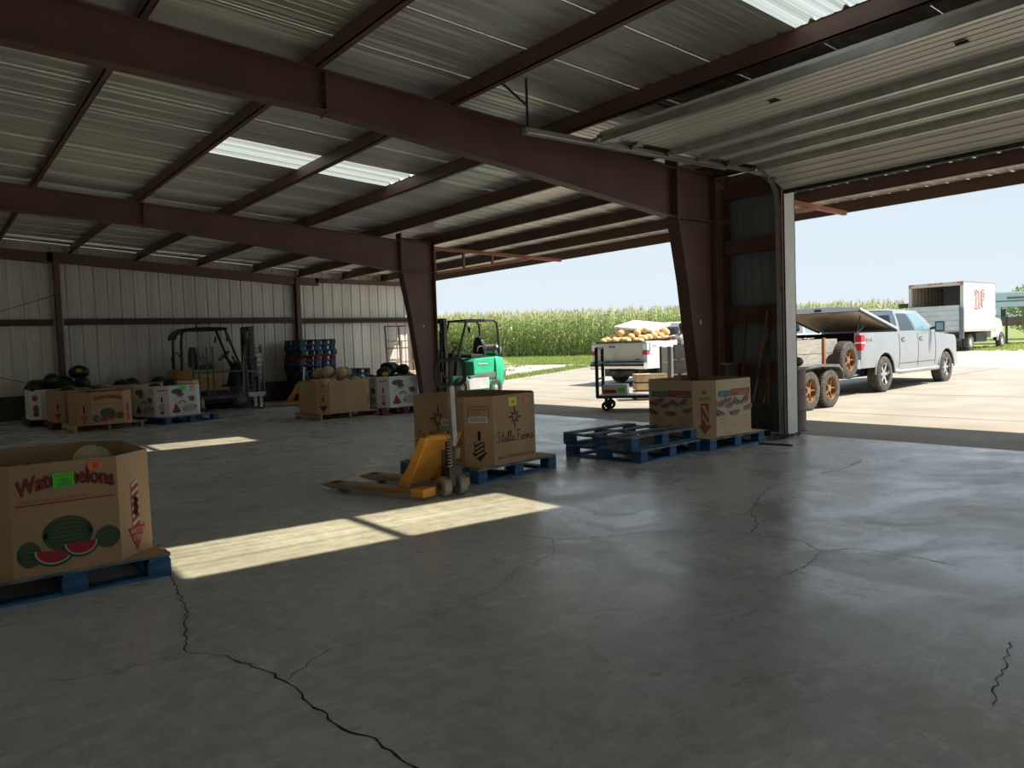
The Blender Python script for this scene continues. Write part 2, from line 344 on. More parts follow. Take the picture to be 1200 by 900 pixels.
class Face:
    """A flat printed face: origin, right and up directions; shapes in metres are laid on it as thin print."""
    def __init__(s, o, u, v=(0, 0, 1)):
        s.o = Vector(o); s.u = Vector(u).normalized(); s.vv = Vector(v).normalized(); s.n = s.u.cross(s.vv).normalized(); s.d = {}; s.lay = 0.0012
    def P(s, x, y, k=1): return s.o + s.u * x + s.vv * y + s.n * (s.lay * k)
    def mb(s, m): return s.d.setdefault(m, MB())
    def poly(s, m, pts, k=1): s.mb(m).add([s.P(x, y, k) for x, y in pts], [tuple(range(len(pts)))]); return s
    def rect(s, m, x0, y0, x1, y1, k=1): return s.poly(m, [(x0, y0), (x1, y0), (x1, y1), (x0, y1)], k)
    def ell(s, m, cx, cy, rx, ry, k=1, a0=0, a1=2 * PI, n=28, rot=0):
        c, sn = math.cos(rot), math.sin(rot); pts = []
        for i in range(n + (0 if a1 - a0 > 6.28 else 1)):
            a = a0 + (a1 - a0) * i / n; x, y = rx * math.cos(a), ry * math.sin(a); pts.append((cx + c * x - sn * y, cy + sn * x + c * y))
        return s.poly(m, pts, k)
    def line(s, m, pts, w, k=1):
        for (a, b), (c, d) in zip(pts[:-1], pts[1:]):
            l = math.hypot(c - a, d - b) or 1e-9; nx, ny = -(d - b) / l * w / 2, (c - a) / l * w / 2
            ex, ey = (c - a) / l * w * 0.3, (d - b) / l * w * 0.3
            s.poly(m, [(a - ex - nx, b - ey - ny), (c + ex - nx, d + ey - ny), (c + ex + nx, d + ey + ny), (a - ex + nx, b - ey + ny)], k)
        return s
    def text(s, m, string, x, y, w, h, k=1, shear=0.0, warp=None, grow=0.0):
        vs, fs = text_polys(string, 1.0, shear)
        x0 = min(v[0] for v in vs); x1 = max(v[0] for v in vs); y0 = min(v[1] for v in vs); y1 = max(v[1] for v in vs)
        out = []
        for v in vs:
            a = (v[0] - x0) / (x1 - x0); b = (v[1] - y0) / (y1 - y0)
            px, py = x + a * w, y + b * h
            if warp: px, py = warp(a, b, px, py)
            out.append(s.P(px, py, k))
        s.mb(m).add(out, fs); return s
    def build(s, name, parent):
        for m, b in s.d.items():
            root = list(range(len(b.v)))
            def find(i):
                while root[i] != i: root[i] = root[root[i]]; i = root[i]
                return i
            for f in b.f:
                for i in f[1:]: root[find(i)] = find(f[0])
            comps = {}
            for f in b.f: comps.setdefault(find(f[0]), []).append(f)
            if 1 < len(comps) <= 4:
                for fs in comps.values():
                    ids = sorted({i for f in fs for i in f}); mp = {i: k for k, i in enumerate(ids)}
                    MB().add([b.v[i] for i in ids], [tuple(mp[i] for i in f) for f in fs]).build(name, m, parent, normals=False)
            else:
                o = b.build(name, m, parent, normals=False)
                if len(comps) > 4: o['kind'] = 'stuff'

# ================================================================ the setting
Y1, Y2, YW = 6.94, 14.33, 21.74
XE = 8.98
def roof_z(x): return 4.44 - 0.072 * x if x <= XE else 4.44 - 0.072 * XE - 0.030 * (x - XE)
def flat(name, poly, m, zoff=0.0, thick=0.0, parent=None):
    bm = bmesh.new(); vs = [bm.verts.new((x, y, 0)) for x, y in poly]; bm.faces.new(vs)
    bmesh.ops.bisect_plane(bm, geom=bm.verts[:] + bm.edges[:] + bm.faces[:], plane_co=(18 / 0.61, 0, 0), plane_no=(0.61, 0.79, 0))
    for v in bm.verts: v.co.z = ground(v.co.x, v.co.y) + zoff
    bmesh.ops.recalc_face_normals(bm, faces=bm.faces)
    for f in bm.faces:
        if f.normal.z < 0: f.normal_flip()
    if thick:
        r = bmesh.ops.extrude_face_region(bm, geom=bm.faces[:])
        for v in [g for g in r['geom'] if isinstance(g, bmesh.types.BMVert)]: v.co.z -= thick
        bmesh.ops.recalc_face_normals(bm, faces=bm.faces)
    me = bpy.data.meshes.new(name); bm.to_mesh(me); bm.free(); me.materials.append(MATS[m])
    return link(name, me, parent)
fl = MB().box(-6, -23, -0.12, 9.62, 22.0, 0).build('floor', 'slab_concrete'); tag(fl, 'grey stained polished concrete slab with cracks', kind='structure')
def crack(pts, w):
    P = [Vector((x, y, 0.0015)) for x, y in pts]; Q = [P[0]]
    for a, b in zip(P[:-1], P[1:]):
        n = max(2, int((b - a).length / 0.035)); d = (b - a).normalized(); s = Vector((-d.y, d.x, 0))
        for i in range(1, n + 1): Q.append(a.lerp(b, i / n) + (s * random.uniform(-1, 1) * 0.012 if i < n else Vector()))
    m = MB(); rows = []
    for i, p in enumerate(Q):
        d = (Q[min(i + 1, len(Q) - 1)] - Q[max(i - 1, 0)]).normalized(); s = Vector((-d.y, d.x, 0))
        k = w * random.uniform(0.35, 1.0) * (0.3 if i in (0, len(Q) - 1) else 1)
        rows.append([p - s * k / 2, p + s * k / 2])
    m.grid(rows).build('crack', 'crack', fl, normals=False)
crack([(1.19, 5.16), (1.15, 4.85), (1.07, 4.34), (0.98, 4.01), (0.91, 3.72)], 0.011)
crack([(0.91, 3.72), (1.03, 3.57), (1.12, 3.24), (1.14, 3.05), (1.13, 2.82), (1.15, 2.52), (1.2, 2.42), (1.2, 2.31), (1.2, 2.0), (1.27, 1.5)], 0.013)
crack([(0.91, 3.72), (0.73, 3.71), (0.53, 3.72), (0.34, 3.8)], 0.005)
crack([(1.13, 3.1), (1.41, 3.29), (1.7, 3.28), (2.08, 3.36), (2.45, 3.45), (2.86, 3.71), (3.23, 3.81), (3.45, 4.09)], 0.005)
crack([(3.35, 4.43), (3.46, 4.08), (3.76, 3.87), (4.07, 3.76), (4.52, 3.23), (4.58, 2.87), (4.45, 2.65), (4.67, 2.51), (4.71, 2.16), (4.71, 1.92)], 0.007)
crack([(4.45, 2.65), (4.12, 2.54), (3.72, 2.52)], 0.007)
crack([(4.52, 3.23), (4.77, 3.34), (5.09, 3.62), (5.6, 3.9), (6.01, 4.09), (6.48, 4.14), (7.32, 4.14), (7.95, 4.25)], 0.010)
crack([(3.7, 1.32), (3.32, 1.21), (3.17, 1.19), (2.99, 1.12)], 0.006)
# outside ground
o = flat('gravel_ground', [(9.62, -60), (120, -60), (120, 120), (-6, 120), (-6, 22.0), (9.62, 22.0)], 'gravel', -0.035); tag(o, 'pale gravel yard ground', kind='structure')
ap = flat('apron', [(9.62, -40), (27.7, -40), (27.3, 12), (26.2, 21), (23.6, 25.0), (15.6, 21.3), (12.9, 19.9), (9.62, 18.8)], 'apron_concrete', -0.004, 0.10); tag(ap, 'sunlit pale concrete apron outside the shed', kind='structure')
for a, b in (((12.72, -12), (12.72, 19.6)), ((17.2, -12), (17.2, 21.9)), ((9.7, 9.6), (26.9, 9.9)), ((9.7, 2.2), (27.4, 2.4)), ((22, -12), (22, 24.0))):
    p, q = Vector((*a, 0)), Vector((*b, 0)); d = (q - p).normalized(); s = Vector((-d.y, d.x, 0)) * 0.012
    n = 24; rows = []
    for i in range(n + 1):
        c = p.lerp(q, i / n); rows.append([(*(c - s).xy, ground(c.x, c.y) + 0.0005), (*(c + s).xy, ground(c.x, c.y) + 0.0005)])
    MB().grid(rows).build('joint', 'apron_joint', ap, normals=False)
CORN = [(26.0, 55.0), (28.6, 46.0), (31.2, 38.7), (35.1, 32.0), (40.6, 22.6), (42.5, 19.6)]
gs = flat('grass_verge', [(20, 44.0), (24.0, 31.0), (25.7, 27.4), (28.4, 22.5), (31.8, 18.6), (38.5, 17.3), (41.5, 16.0), (47, 14.5), (60, 10), (120, 0), (120, 120), (-6, 120), (-6, 50)], 'turf', -0.01); tag(gs, 'mown green grass verge between gravel and corn', kind='structure')
gs2 = flat('grass_strip', [(13.2, 20.2), (15.6, 21.4), (19.6, 23.3), (23.4, 25.1), (23.2, 25.6), (19.4, 23.9), (15.4, 22.1), (13.2, 21.0)], 'turf', -0.01); tag(gs2, 'ragged grass strip along the apron edge', kind='structure')
# ragged tufts over grass edges
def tufts(name, pts, label, h=0.12):
    m = MB()
    for x, y in pts:
        z = ground(x, y) - 0.03
        for _ in range(5):
            a = random.uniform(0, 2 * PI); l = random.uniform(0.5, 1.2) * h; w = 0.025; dx, dy = math.cos(a), math.sin(a)
            bx, by = x + random.uniform(-.15, .15), y + random.uniform(-.15, .15)
            m.add([(bx - dy * w, by + dx * w, z), (bx + dy * w, by - dx * w, z), (bx + dx * l * .6, by + dy * l * .6, z + l)], [(0, 1, 2)])
    o = m.build(name, 'grass_blade', normals=False); tag(o, label, 'grass', kind='stuff')
pts = []
for _ in range(5200):
    t = random.random(); k = random.random() ** 1.3
    a = Vector((24.0, 31.0)).lerp(Vector((29.5, 21.5)), t); b = Vector((30.0, 40.0)).lerp(Vector((40.0, 21.5)), t); p = a.lerp(b, k); pts.append((p.x, p.y))
for _ in range(1500): pts.append((random.uniform(40, 58), random.uniform(11, 17)))
tufts('verge_grass', pts, 'green grass blades on the verge before the corn')
pts = []
for _ in range(900):
    t = random.random(); p = Vector((13.4, 20.7)).lerp(Vector((23.4, 25.4)), t); pts.append((p.x + random.gauss(0, .18), p.y + random.gauss(0, .18)))
for _ in range(160):
    cx, cy = random.choice(((19.5, 27.0), (22.0, 29.5), (17.5, 25.5), (24.5, 26.2))); pts.append((cx + random.gauss(0, .8), cy + random.gauss(0, .35)))
tufts('edge_grass', pts, 'weedy grass tufts growing along the concrete edge', 0.14)

# ---------------- roof: ribbed panels, skylight sheets
PROF = []
for k in range(3):
    c = 0.1524 + k * 0.3048
    PROF += [(c - 0.1524, 0), (c - 0.105, 0), (c - 0.098, 0.005), (c - 0.085, 0.005), (c - 0.078, 0), (c - 0.034, 0), (c - 0.014, 0.034), (c + 0.014, 0.034), (c + 0.034, 0), (c + 0.078, 0), (c + 0.085, 0.005), (c + 0.098, 0.005), (c + 0.105, 0)]
PROF.append((0.9144 + 0.008, 0))
def roof_panel(x0, x1, m, drop=0.0):
    b = MB(); xs = [x0, x1]
    b.grid([[(x, y, roof_z(x) + z + drop) for y, z in PROF] for x in xs])
    return b.mesh('roof_panel', m, smooth=0, normals=False)
ceil = struct('ceiling', 'unpainted ribbed metal roof sheets')
m_main, m_can = roof_panel(-6, XE, 'galv_roof'), roof_panel(XE - 0.05, 13.1, 'galv_roof', -0.004)
m_in, m_out = roof_panel(-6, 3.17, 'galv_roof'), roof_panel(6.13, XE, 'galv_roof')
m_sky = roof_panel(3.14, 6.16, 'skylight_sheet', -0.002); m_sky_added = roof_panel(-4.42, -1.36, 'skylight_sheet', -0.002)
m_l, m_mid, m_mid2 = roof_panel(-6, -4.40, 'galv_roof'), roof_panel(-1.38, XE, 'galv_roof'), roof_panel(-1.38, 3.17, 'galv_roof')
YS = 10.22; wi = 1
for k in range(-36, 13):
    y = YS + k * 0.9144
    if y + 0.9144 > YW + 0.15: y = YW + 0.12 - 0.9144
    added_row = k % 8 == 0      # skylights added out of view to brighten the far half of the shed
    if added_row:
        link('roof_panel', m_l, ceil, (0, y, 0)); w = link('window_%d' % wi, m_sky_added, None, (0, y, 0)); wi += 1; tag(w, 'added unseen skylight sheet brightening the far half of the shed', kind='structure')
    if k in (0, -8, -16, -24):
        link('roof_panel', m_mid2 if added_row else m_in, ceil, (0, y, 0)); link('roof_panel', m_out, ceil, (0, y, 0))
        w = link('window_%d' % wi, m_sky, None, (0, y, 0)); wi += 1
        tag(w, 'translucent ribbed skylight sheet ' + ('between the two rafters' if k == 0 else 'above the opened overhead door' if k == -8 else 'in the first bay behind the viewer' if k == -16 else 'in the second bay behind the viewer'), kind='structure')
    else: link('roof_panel', m_mid if added_row else m_main, ceil, (0, y, 0))
    link('roof_panel', m_can, ceil, (0, y, 0))
# purlins: Z sections along the shed
def purlin_mesh(x):
    z1 = roof_z(x) - 0.004; z0 = z1 - 0.2; t = 0.012; y0, y1 = -23, YW
    b = MB(); b.box(x - t / 2, y0, z0, x + t / 2, y1, z1); b.box(x - 0.065, y0, z0, x, y1, z0 + t); b.box(x, y0, z1 - t, x + 0.065, y1, z1)
    b.box(x - 0.065, y0, z0, x - 0.053, y1, z0 + 0.028)
    return b.mesh('roof_purlin', 'brown_steel')
PX = [-2.88, -1.38, 0.13, 1.64, 3.15, 4.65, 6.15, 7.65, XE, 10.35, 11.65, 12.98]
names = ['tenth', 'ninth', 'eighth', 'seventh', 'sixth', 'fifth', 'fourth', 'third', 'second']
scr = MB()
for i in range(60): scr.ell((0, -7.7 + i * 0.49, 0), (0.012, 0.012, 0.008), 6, 4)
for i, x in enumerate(PX):
    o = link('roof_purlin', purlin_mesh(x))
    if i >= 9: lab = 'brown steel canopy purlin, ' + ('at the outer eave' if i == 11 else 'next inside the eave purlin' if i == 10 else 'next outside the column line')
    elif i == 8: lab = 'brown steel roof purlin over the line of columns'
    else: lab = 'brown steel roof purlin, %s inward from the one over the columns' % {7: 'first', 6: 'second', 5: 'third', 4: 'fourth', 3: 'fifth', 2: 'sixth', 1: 'seventh', 0: 'eighth'}[i]
    tag(o, lab, 'purlin', 'roof purlins')
scr_me = scr.mesh('panel_screw', 'galv', smooth=1)
for x in (4.65, 6.15, 7.65, XE, 10.35, 11.65): link('panel_screw', scr_me, ceil, (x + 0.05, 0, roof_z(x) - 0.012))

# ---------------- rigid frames
def ftop(x): return 4.235 - 0.072 * x
def make_frame(y, label):
    t = thing('steel_portal', label, 'steel beam', (0, y, 0), 0, 'rigid steel frames')
    # rafter: web, flanges
    xs = [-5.97, 0, 3.2, 5.6, 8.15]; bot = [4.12, 3.80, 3.63, 3.34, 3.00]
    def rafter(i0, i1, name):
        X = xs[i0:i1 + 1]; B = bot[i0:i1 + 1]
        r = MB(); r.prism([(x, b) for x, b in zip(X, B)] + [(x, ftop(x)) for x in reversed(X)], 'y', -0.005, 0.005)
        for a, b in zip(range(i0, i1), range(i0 + 1, i1 + 1)):
            r.bar((xs[a], 0, bot[a]), (xs[b], 0, bot[b]), 0.16, 0.016)
        r.bar((X[0], 0, ftop(X[0])), (X[-1], 0, ftop(X[-1])), 0.16, 0.016)
        return r.build(name, 'brown_steel', t)
    a = rafter(0, 2, 'rafter'); b = rafter(2, 4, 'haunch')
    p = MB(); p.box(3.19, -0.08, 3.60, 3.21, 0.08, ftop(3.2) + 0.01)
    for z in (3.72, 3.86):
        for s in (-1, 1): p.cyl((3.17, s * 0.05, z), (3.235, s * 0.05, z), 0.013, 6)
    p.build('splice_plate', 'brown_steel', t)
    c = MB(); inner = [(8.15, 3.0), (8.32, 2.15), (8.50, 0.86), (8.60, 0.0)]
    c.prism([(8.15, 3.72)] + inner + [(8.95, 0.0), (8.95, 3.66)], 'y', -0.005, 0.005)
    for q, w in zip(inner[:-1], inner[1:]): c.bar((q[0], 0, q[1]), (w[0], 0, w[1]), 0.016, 0.20, up=(0, 1, 0))
    c.box(8.942, -0.1, 0, 8.958, 0.1, 3.66)
    c.box(8.15, -0.1, 3.64, 8.95, 0.1, 3.655)
    c.build('column', 'brown_steel', t)
    k = MB(); k.box(8.135, -0.105, 2.95, 8.165, 0.105, 3.80); k.box(8.15, -0.1, 2.985, 8.95, 0.1, 3.0); k.build('knee_plate', 'brown_steel', t)
    bp = MB(); bp.box(8.5, -0.12, 0, 9.02, 0.12, 0.02)
    for x in (8.56, 8.96):
        for s in (-1, 1): bp.cyl((x, s * 0.08, 0.0), (x, s * 0.08, 0.06), 0.014, 6)
    bp.build('base_plate', 'brown_steel', t)
    tp = MB(); tp.bar((8.36, 0.12, 3.575), (12.75, 0.12, 3.43), 0.07, 0.07); tp.build('top_chord', 'red_oxide', t)
    bc = MB(); bc.bar((8.5, 0.12, 3.0), (9.12, 0.12, 3.0), 0.06, 0.06); bc.bar((9.08, 0.12, 3.0), (11.75, 0.12, 3.42), 0.06, 0.06); bc.build('bottom_chord', 'red_oxide', t)
    for x in (9.08, 9.85, 10.65):
        st = MB(); zt = 3.575 - (x - 8.36) * 0.033; zb = 3.0 + max(0, x - 9.08) * 0.157; st.bar((x, 0.12, zb), (x, 0.12, zt), 0.05, 0.05, up=(0, 1, 0)); st.build('strut', 'red_oxide', t)
    d = MB(); d.bar((8.98, 0.12, 3.04), (9.06, 0.12, 3.35), 0.035, 0.035); d.build('diagonal', 'red_oxide', t)
    return t
make_frame(Y1, 'brown steel frame whose column stands beside the opened overhead door')
make_frame(Y2, 'brown steel frame whose column stands by the green forklift')
make_frame(Y1 - 7.39, 'brown steel frame crossing behind the viewer over the near bay')
make_frame(Y1 - 14.78, 'brown steel frame one bay behind the viewer')
# white paint dabs on the columns
m = MB(); m.ell((8.67, Y1 - 0.012, 1.60), (0.022, 0.004, 0.035), 10, 6); tag(m.build('paint_dab', 'white_trim', None), 'small white paint dab on the dark column by the overhead door', 'mark')
m = MB(); m.ell((8.66, Y2 - 0.012, 1.85), (0.018, 0.004, 0.026), 10, 6); tag(m.build('paint_dab', 'white_trim', None), 'white paint chip on the column beside the green forklift', 'mark')

# ---------------- far gable wall
wb = struct('wall_back', 'ribbed metal gable wall with brown posts')
for k in range(21):
    x = -6.0 + k * 0.9144; x2 = min(x + 0.9144, 12.78)
    b = MB(); rows = [[], []]
    for y, z in PROF:
        px = x + y
        if px > x2 + 0.01: break
        rows[0].append((px, YW + 0.02 + z * 0.9, 0.02)); rows[1].append((px, YW + 0.02 + z * 0.9, roof_z(px) - 0.005))
    b.grid(rows).build('wall_panel', 'galv_wall', wb, normals=False)
bb = MB().box(-6, YW - 0.04, 0, 8.8, YW + 0.0, 0.58).build('baseboard_back', 'dark_wood'); tag(bb, 'dark kick board along the gable wall', kind='structure')
bb.data.materials.clear(); bb.data.materials.append(MATS['dark_steel'])
def girt(x0, x1, z, name='girt', parent=wb, y=YW):
    g = MB(); g.box(x0, y - 0.17, z - 0.075, x1, y, z - 0.063); g.box(x0, y - 0.17, z + 0.063, x1, y, z + 0.075); g.box(x0, y - 0.012, z - 0.075, x1, y, z + 0.075); g.box(x0, y - 0.17, z + 0.03, x1, y - 0.158, z + 0.075); g.box(x0, y - 0.17, z - 0.075, x1, y - 0.158, z - 0.045)
    g.build(name, 'brown_steel', parent)
girt(-6, 2.68, 2.32); girt(2.92, 8.74, 2.33); girt(8.98, 12.7, 2.31)
def wall_post(x, y, z1, parent):
    p = MB(); p.box(x - 0.005, y - 0.2, 0, x + 0.005, y, z1); p.box(x - 0.06, y - 0.21, 0, x + 0.06, y - 0.2, z1); p.box(x - 0.06, y - 0.005, 0, x + 0.06, y, z1); p.build('post', 'brown_steel', parent)
wall_post(2.80, YW - 0.0, 3.80, wb); wall_post(8.86, YW - 0.0, 3.36, wb); wall_post(-3.2, YW, 4.2, wb)
def end_rafter(x0, x1, h, dz, name):
    g = MB(); zt = lambda x: 4.205 - 0.072 * x + dz if x < 9 else 3.555 - 0.018 * (x - 9)
    y0, y1 = YW - 0.20, YW - 0.03
    pr = [(x0, zt(x0) - h), (x1, zt(x1) - h), (x1, zt(x1)), (x0, zt(x0))]
    g.prism(pr, 'y', y0, y0 + 0.012)
    for zz in (0, -h):
        g.bar((x0, (y0 + y1) / 2, zt(x0) + zz), (x1, (y0 + y1) / 2, zt(x1) + zz), y1 - y0, 0.012)
    g.build(name, 'brown_steel', wb)
end_rafter(-6, 2.74, 0.23, -0.03, 'end_rafter'); end_rafter(2.62, 8.8, 0.23, 0, 'end_rafter'); end_rafter(8.75, 9.5, 0.20, -0.01, 'end_rafter'); end_rafter(9.4, 12.75, 0.11, 0, 'end_rafter')
g = MB(); g.box(-6, YW - 0.08, 0, 12.7, YW - 0.07, 0)
# bracing cables on the wall
for pa, pb in (((2.75, YW - 0.15, 2.98), (0.2, YW - 0.12, 2.15)), ((2.55, YW - 0.25, 0.75), (0.4, YW - 0.2, 1.42))):
    c = MB(); c.tube([pa, ((pa[0] + pb[0]) / 2, pa[1], (pa[2] + pb[2]) / 2 - 0.03), pb], 0.009, 6); c.build('bracing_cable', 'dark_steel', wb)
ep = MB(); ep.box(12.70, YW - 0.14, 0, 12.80, YW + 0.02, 3.42); ep.build('corner_post', 'red_oxide', wb)
# closing walls out of view
wlf = struct('wall_left', 'ribbed metal side wall'); MB().box(-6.1, -23, 0, -6.0, 22, 4.95).build('sheeting', 'galv_wall', wlf)
wre = struct('wall_rear', 'ribbed metal wall behind the viewer'); MB().prism([(-6, 0), (9.5, 0), (9.5, 3.74), (-6, 4.87)], 'y', -23.1, -23).build('sheeting', 'galv_wall', wre)

# ---------------- short front wall beside the door
wf = struct('wall_front', 'short front wall with dark ribbed sheet and brown girts')
b = MB(); n = 48; rows = [[], []]
for i in range(n + 1):
    y = 6.1 + i * (1.12 / n); ph = (i % 6); off = 0.012 if ph in (2, 3) else 0.0
    rows[0].append((9.55 + off, y, 0.01)); rows[1].append((9.55 + off, y, 3.72))
b.grid(rows).build('wall_panel', 'blue_liner', wf, normals=False)
for z, h in ((2.67, 0.20), (1.68, 0.26), (0.90, 0.22), (3.48, 0.25)):
    MB().box(9.40, 6.12, z - h / 2, 9.54, 7.1, z + h / 2).build('girt', 'brown_steel' if z != 1.68 else 'dark_wood', wf)
MB().box(9.36, 7.06, 0, 9.56, 7.17, 3.72).build('post', 'brown_steel', wf)
tr = MB(); tr.box(9.34, 6.035, 0.0, 9.60, 6.05, 3.33); tr.box(9.585, 6.035, 0.0, 9.60, 6.13, 3.33); tr.box(9.34, 6.035, 0.0, 9.352, 6.075, 3.33)
for z in (0.5, 1.0, 1.5, 2.0, 2.5, 3.0): tr.cyl((9.47, 6.036, z), (9.47, 6.030, z), 0.008, 8)
tag(tr.build('trim_1', 'white_trim'), 'white metal jamb trim of the open overhead door', kind='structure')
MB().box(9.36, 6.055, 0, 9.56, 6.125, 3.33).build('jamb_stud', 'black_paint', wf)

# ---------------- overhead door, rolled up under the roof
door = struct('door_1', 'ribbed grey overhead door rolled up on its tracks')
YD0, YD1 = -0.1, 6.03
joints = [5.93, 6.50, 7.12, 7.66, 8.22, 8.80]
def section(x0, z0, x1, z1, m='door_skin'):
    b = MB(); n = 5; d = Vector((x1 - x0, 0, z1 - z0)); L = d.length; d.normalize(); up = Vector((-d.z, 0, d.x)); rows = []
    prof = [(0.0, 0), (0.008, 0.0)]
    for i in range(n):
        c = (i + 0.5) / n * L; prof += [(c - 0.016, 0), (c - 0.008, 0.012), (c + 0.008, 0.012), (c + 0.016, 0)]
    prof += [(L - 0.008, 0), (L, 0)]
    rows = [[tuple(Vector((x0, y, z0)) + d * a + up * h) for a, h in prof] for y in (YD0, YD1)]
    b.grid(rows)
    rows = [[tuple(Vector((x0, y, z0)) + d * a + up * 0.04) for a, h in prof] for y in (YD0, YD1)]
    b.grid(rows)
    b.add([tuple(Vector((x0, y, z0)) + d * a + up * h) for y in (YD0, YD1) for a in (0, L) for h in (0, 0.04)], [(0, 1, 5, 4), (2, 3, 7, 6), (0, 1, 3, 2), (4, 5, 7, 6)])
    return b.build('door_section', m, door, normals=False)
zD = 3.575
secs = [section(a + 0.003, zD, b_ - 0.003, zD) for a, b_ in zip(joints[:-1], joints[1:])]
secs.append(section(8.81, zD - 0.005, 9.36, 3.315))
for x in (5.95, 7.06, 7.60, 8.16, 8.74):
    i = min(range(5), key=lambda k: abs((joints[k] + joints[k + 1]) / 2 - x))
    s = MB(); s.box(x - 0.03, YD0, zD - 0.075, x - 0.024, YD1 - 0.03, zD); s.box(x + 0.024, YD0, zD - 0.075, x + 0.03, YD1 - 0.03, zD); s.box(x - 0.03, YD0, zD - 0.08, x + 0.03, YD1 - 0.03, zD - 0.072)
    s.build('strut', 'galv', secs[i])
for i, x in enumerate(joints[1:]):
    for y in (4.28, 2.64, 1.0):
        h = MB(); h.box(x - 0.05, y - 0.04, zD - 0.008, x + 0.05, y + 0.04, zD); h.cyl((x, y - 0.045, zD - 0.012), (x, y + 0.045, zD - 0.012), 0.011, 8); h.build('hinge', 'dark_steel', secs[i])
se = MB(); se.bar((9.37, YD0, 3.30), (9.37, YD1, 3.30), 0.05, 0.05); se.build('bottom_seal', 'black_rubber', secs[5])
def track(y):
    t = MB(); path = [(5.0, y, 3.53), (8.75, y, 3.53), (9.0, y, 3.515), (9.2, y, 3.43), (9.3, y, 3.29), (9.32, y, 3.1), (9.32, y, 0.02)]
    for a, b_ in zip(path[:-1], path[1:]): t.bar(a, b_, 0.008, 0.06, up=(0, 0, 1) if abs(a[0] - b_[0]) > abs(a[2] - b_[2]) else (1, 0, 0)); t.bar((a[0], y - 0.025, a[2] - 0.028 if abs(a[0] - b_[0]) > .3 else a[2]), (b_[0], y - 0.025, b_[2] - 0.028 if abs(a[0] - b_[0]) > .3 else b_[2]), 0.05, 0.006)
    t.build('track', 'galv', door)
track(6.13); track(-0.2)
for x in joints[:-1] + [8.76, 9.1]:
    r = MB(); z = zD - 0.03 if x < 9 else 3.44; r.cyl((x, 6.0, z), (x, 6.12, z), 0.008, 8); r.cyl((x, 6.085, z), (x, 6.115, z), 0.024, 12); r.box(x - 0.045, 5.97, z - 0.012, x + 0.03, 6.03, z + 0.03); r.build('roller', 'steel', door)
hg = MB(); hg.bar((5.03, 6.14, 3.52), (5.03, 6.14, 4.05), 0.03, 0.008); hg.bar((5.03, 6.14, 3.78), (4.72, 6.2, 4.0), 0.035, 0.008); hg.build('track_hanger', 'dark_steel', door)
an = MB(); an.bar((5.0, 6.16, 3.56), (8.3, 6.16, 3.56), 0.05, 0.006); an.bar((5.0, 6.185, 3.53), (8.3, 6.185, 3.53), 0.006, 0.06); an.build('track_angle', 'galv', door)
for zz in ((3.28, 2.45), (2.2, 1.95)):
    c = MB(); n = 7; c.tube([(9.30 - 0.02 * math.sin(i * 2.1), 6.07 + 0.015 * math.cos(i * 1.3), zz[0] + (zz[1] - zz[0]) * i / n) for i in range(n + 1)], 0.006, 6)
    tag(c.build('pull_cord', 'red_cord'), 'frayed red pull cord hanging on the door jamb' if zz[0] > 3 else 'short red cord end knotted on the door track', 'cord')

# ================================================================ pallets
def bbox_mesh(name, dx, dy, dz, m, bevel=0.004): return MB().box(-dx / 2, -dy / 2, -dz / 2, dx / 2, dy / 2, dz / 2).mesh(name, m, bevel=bevel)
def block_pallet(label, cat_group, W, L, paint, deck, loc, rz):
    """nine-block pallet, boards along x (W), centre origin"""
    t = thing('shipping_pallet', label, 'pallet', loc, rz, cat_group)
    H = 0.144
    wide, narrow = bbox_mesh('deck_board', W, 0.135, 0.02, deck), bbox_mesh('deck_board', W, 0.095, 0.02, deck)
    ys = [-L / 2 + 0.0675, -L / 2 + 0.0675 + 0.19, -0.20, 0.0, 0.20, L / 2 - 0.0675 - 0.19, L / 2 - 0.0675]
    for i, y in enumerate(ys): link('deck_board', wide if i in (0, 3, 6) else narrow, t, (0, y, H - 0.010))
    sb = bbox_mesh('stringer_board', 0.12, L, 0.018, paint)
    bk = bbox_mesh('block', 0.135, 0.12, 0.088, paint)
    bt = bbox_mesh('bottom_board', 0.13, L, 0.018, paint); bt2 = bbox_mesh('bottom_board', W - 0.26, 0.12, 0.018, paint)
    for x in (-W / 2 + 0.0675, 0, W / 2 - 0.0675):
        link('stringer_board', sb, t, (x, 0, H - 0.029))
        link('bottom_board', bt, t, (x, 0, 0.009))
        for y in (-L / 2 + 0.062, 0, L / 2 - 0.062): link('block', bk, t, (x, y, 0.018 + 0.044))
    for y in (-L / 2 + 0.062, L / 2 - 0.062):
        for s in (-1, 1):
            link('bottom_board', bbox_mesh('bottom_board', W / 2 - 0.135, 0.11, 0.017, paint), t, (s * (W / 4 - .0), y, 0.0092))
    return t
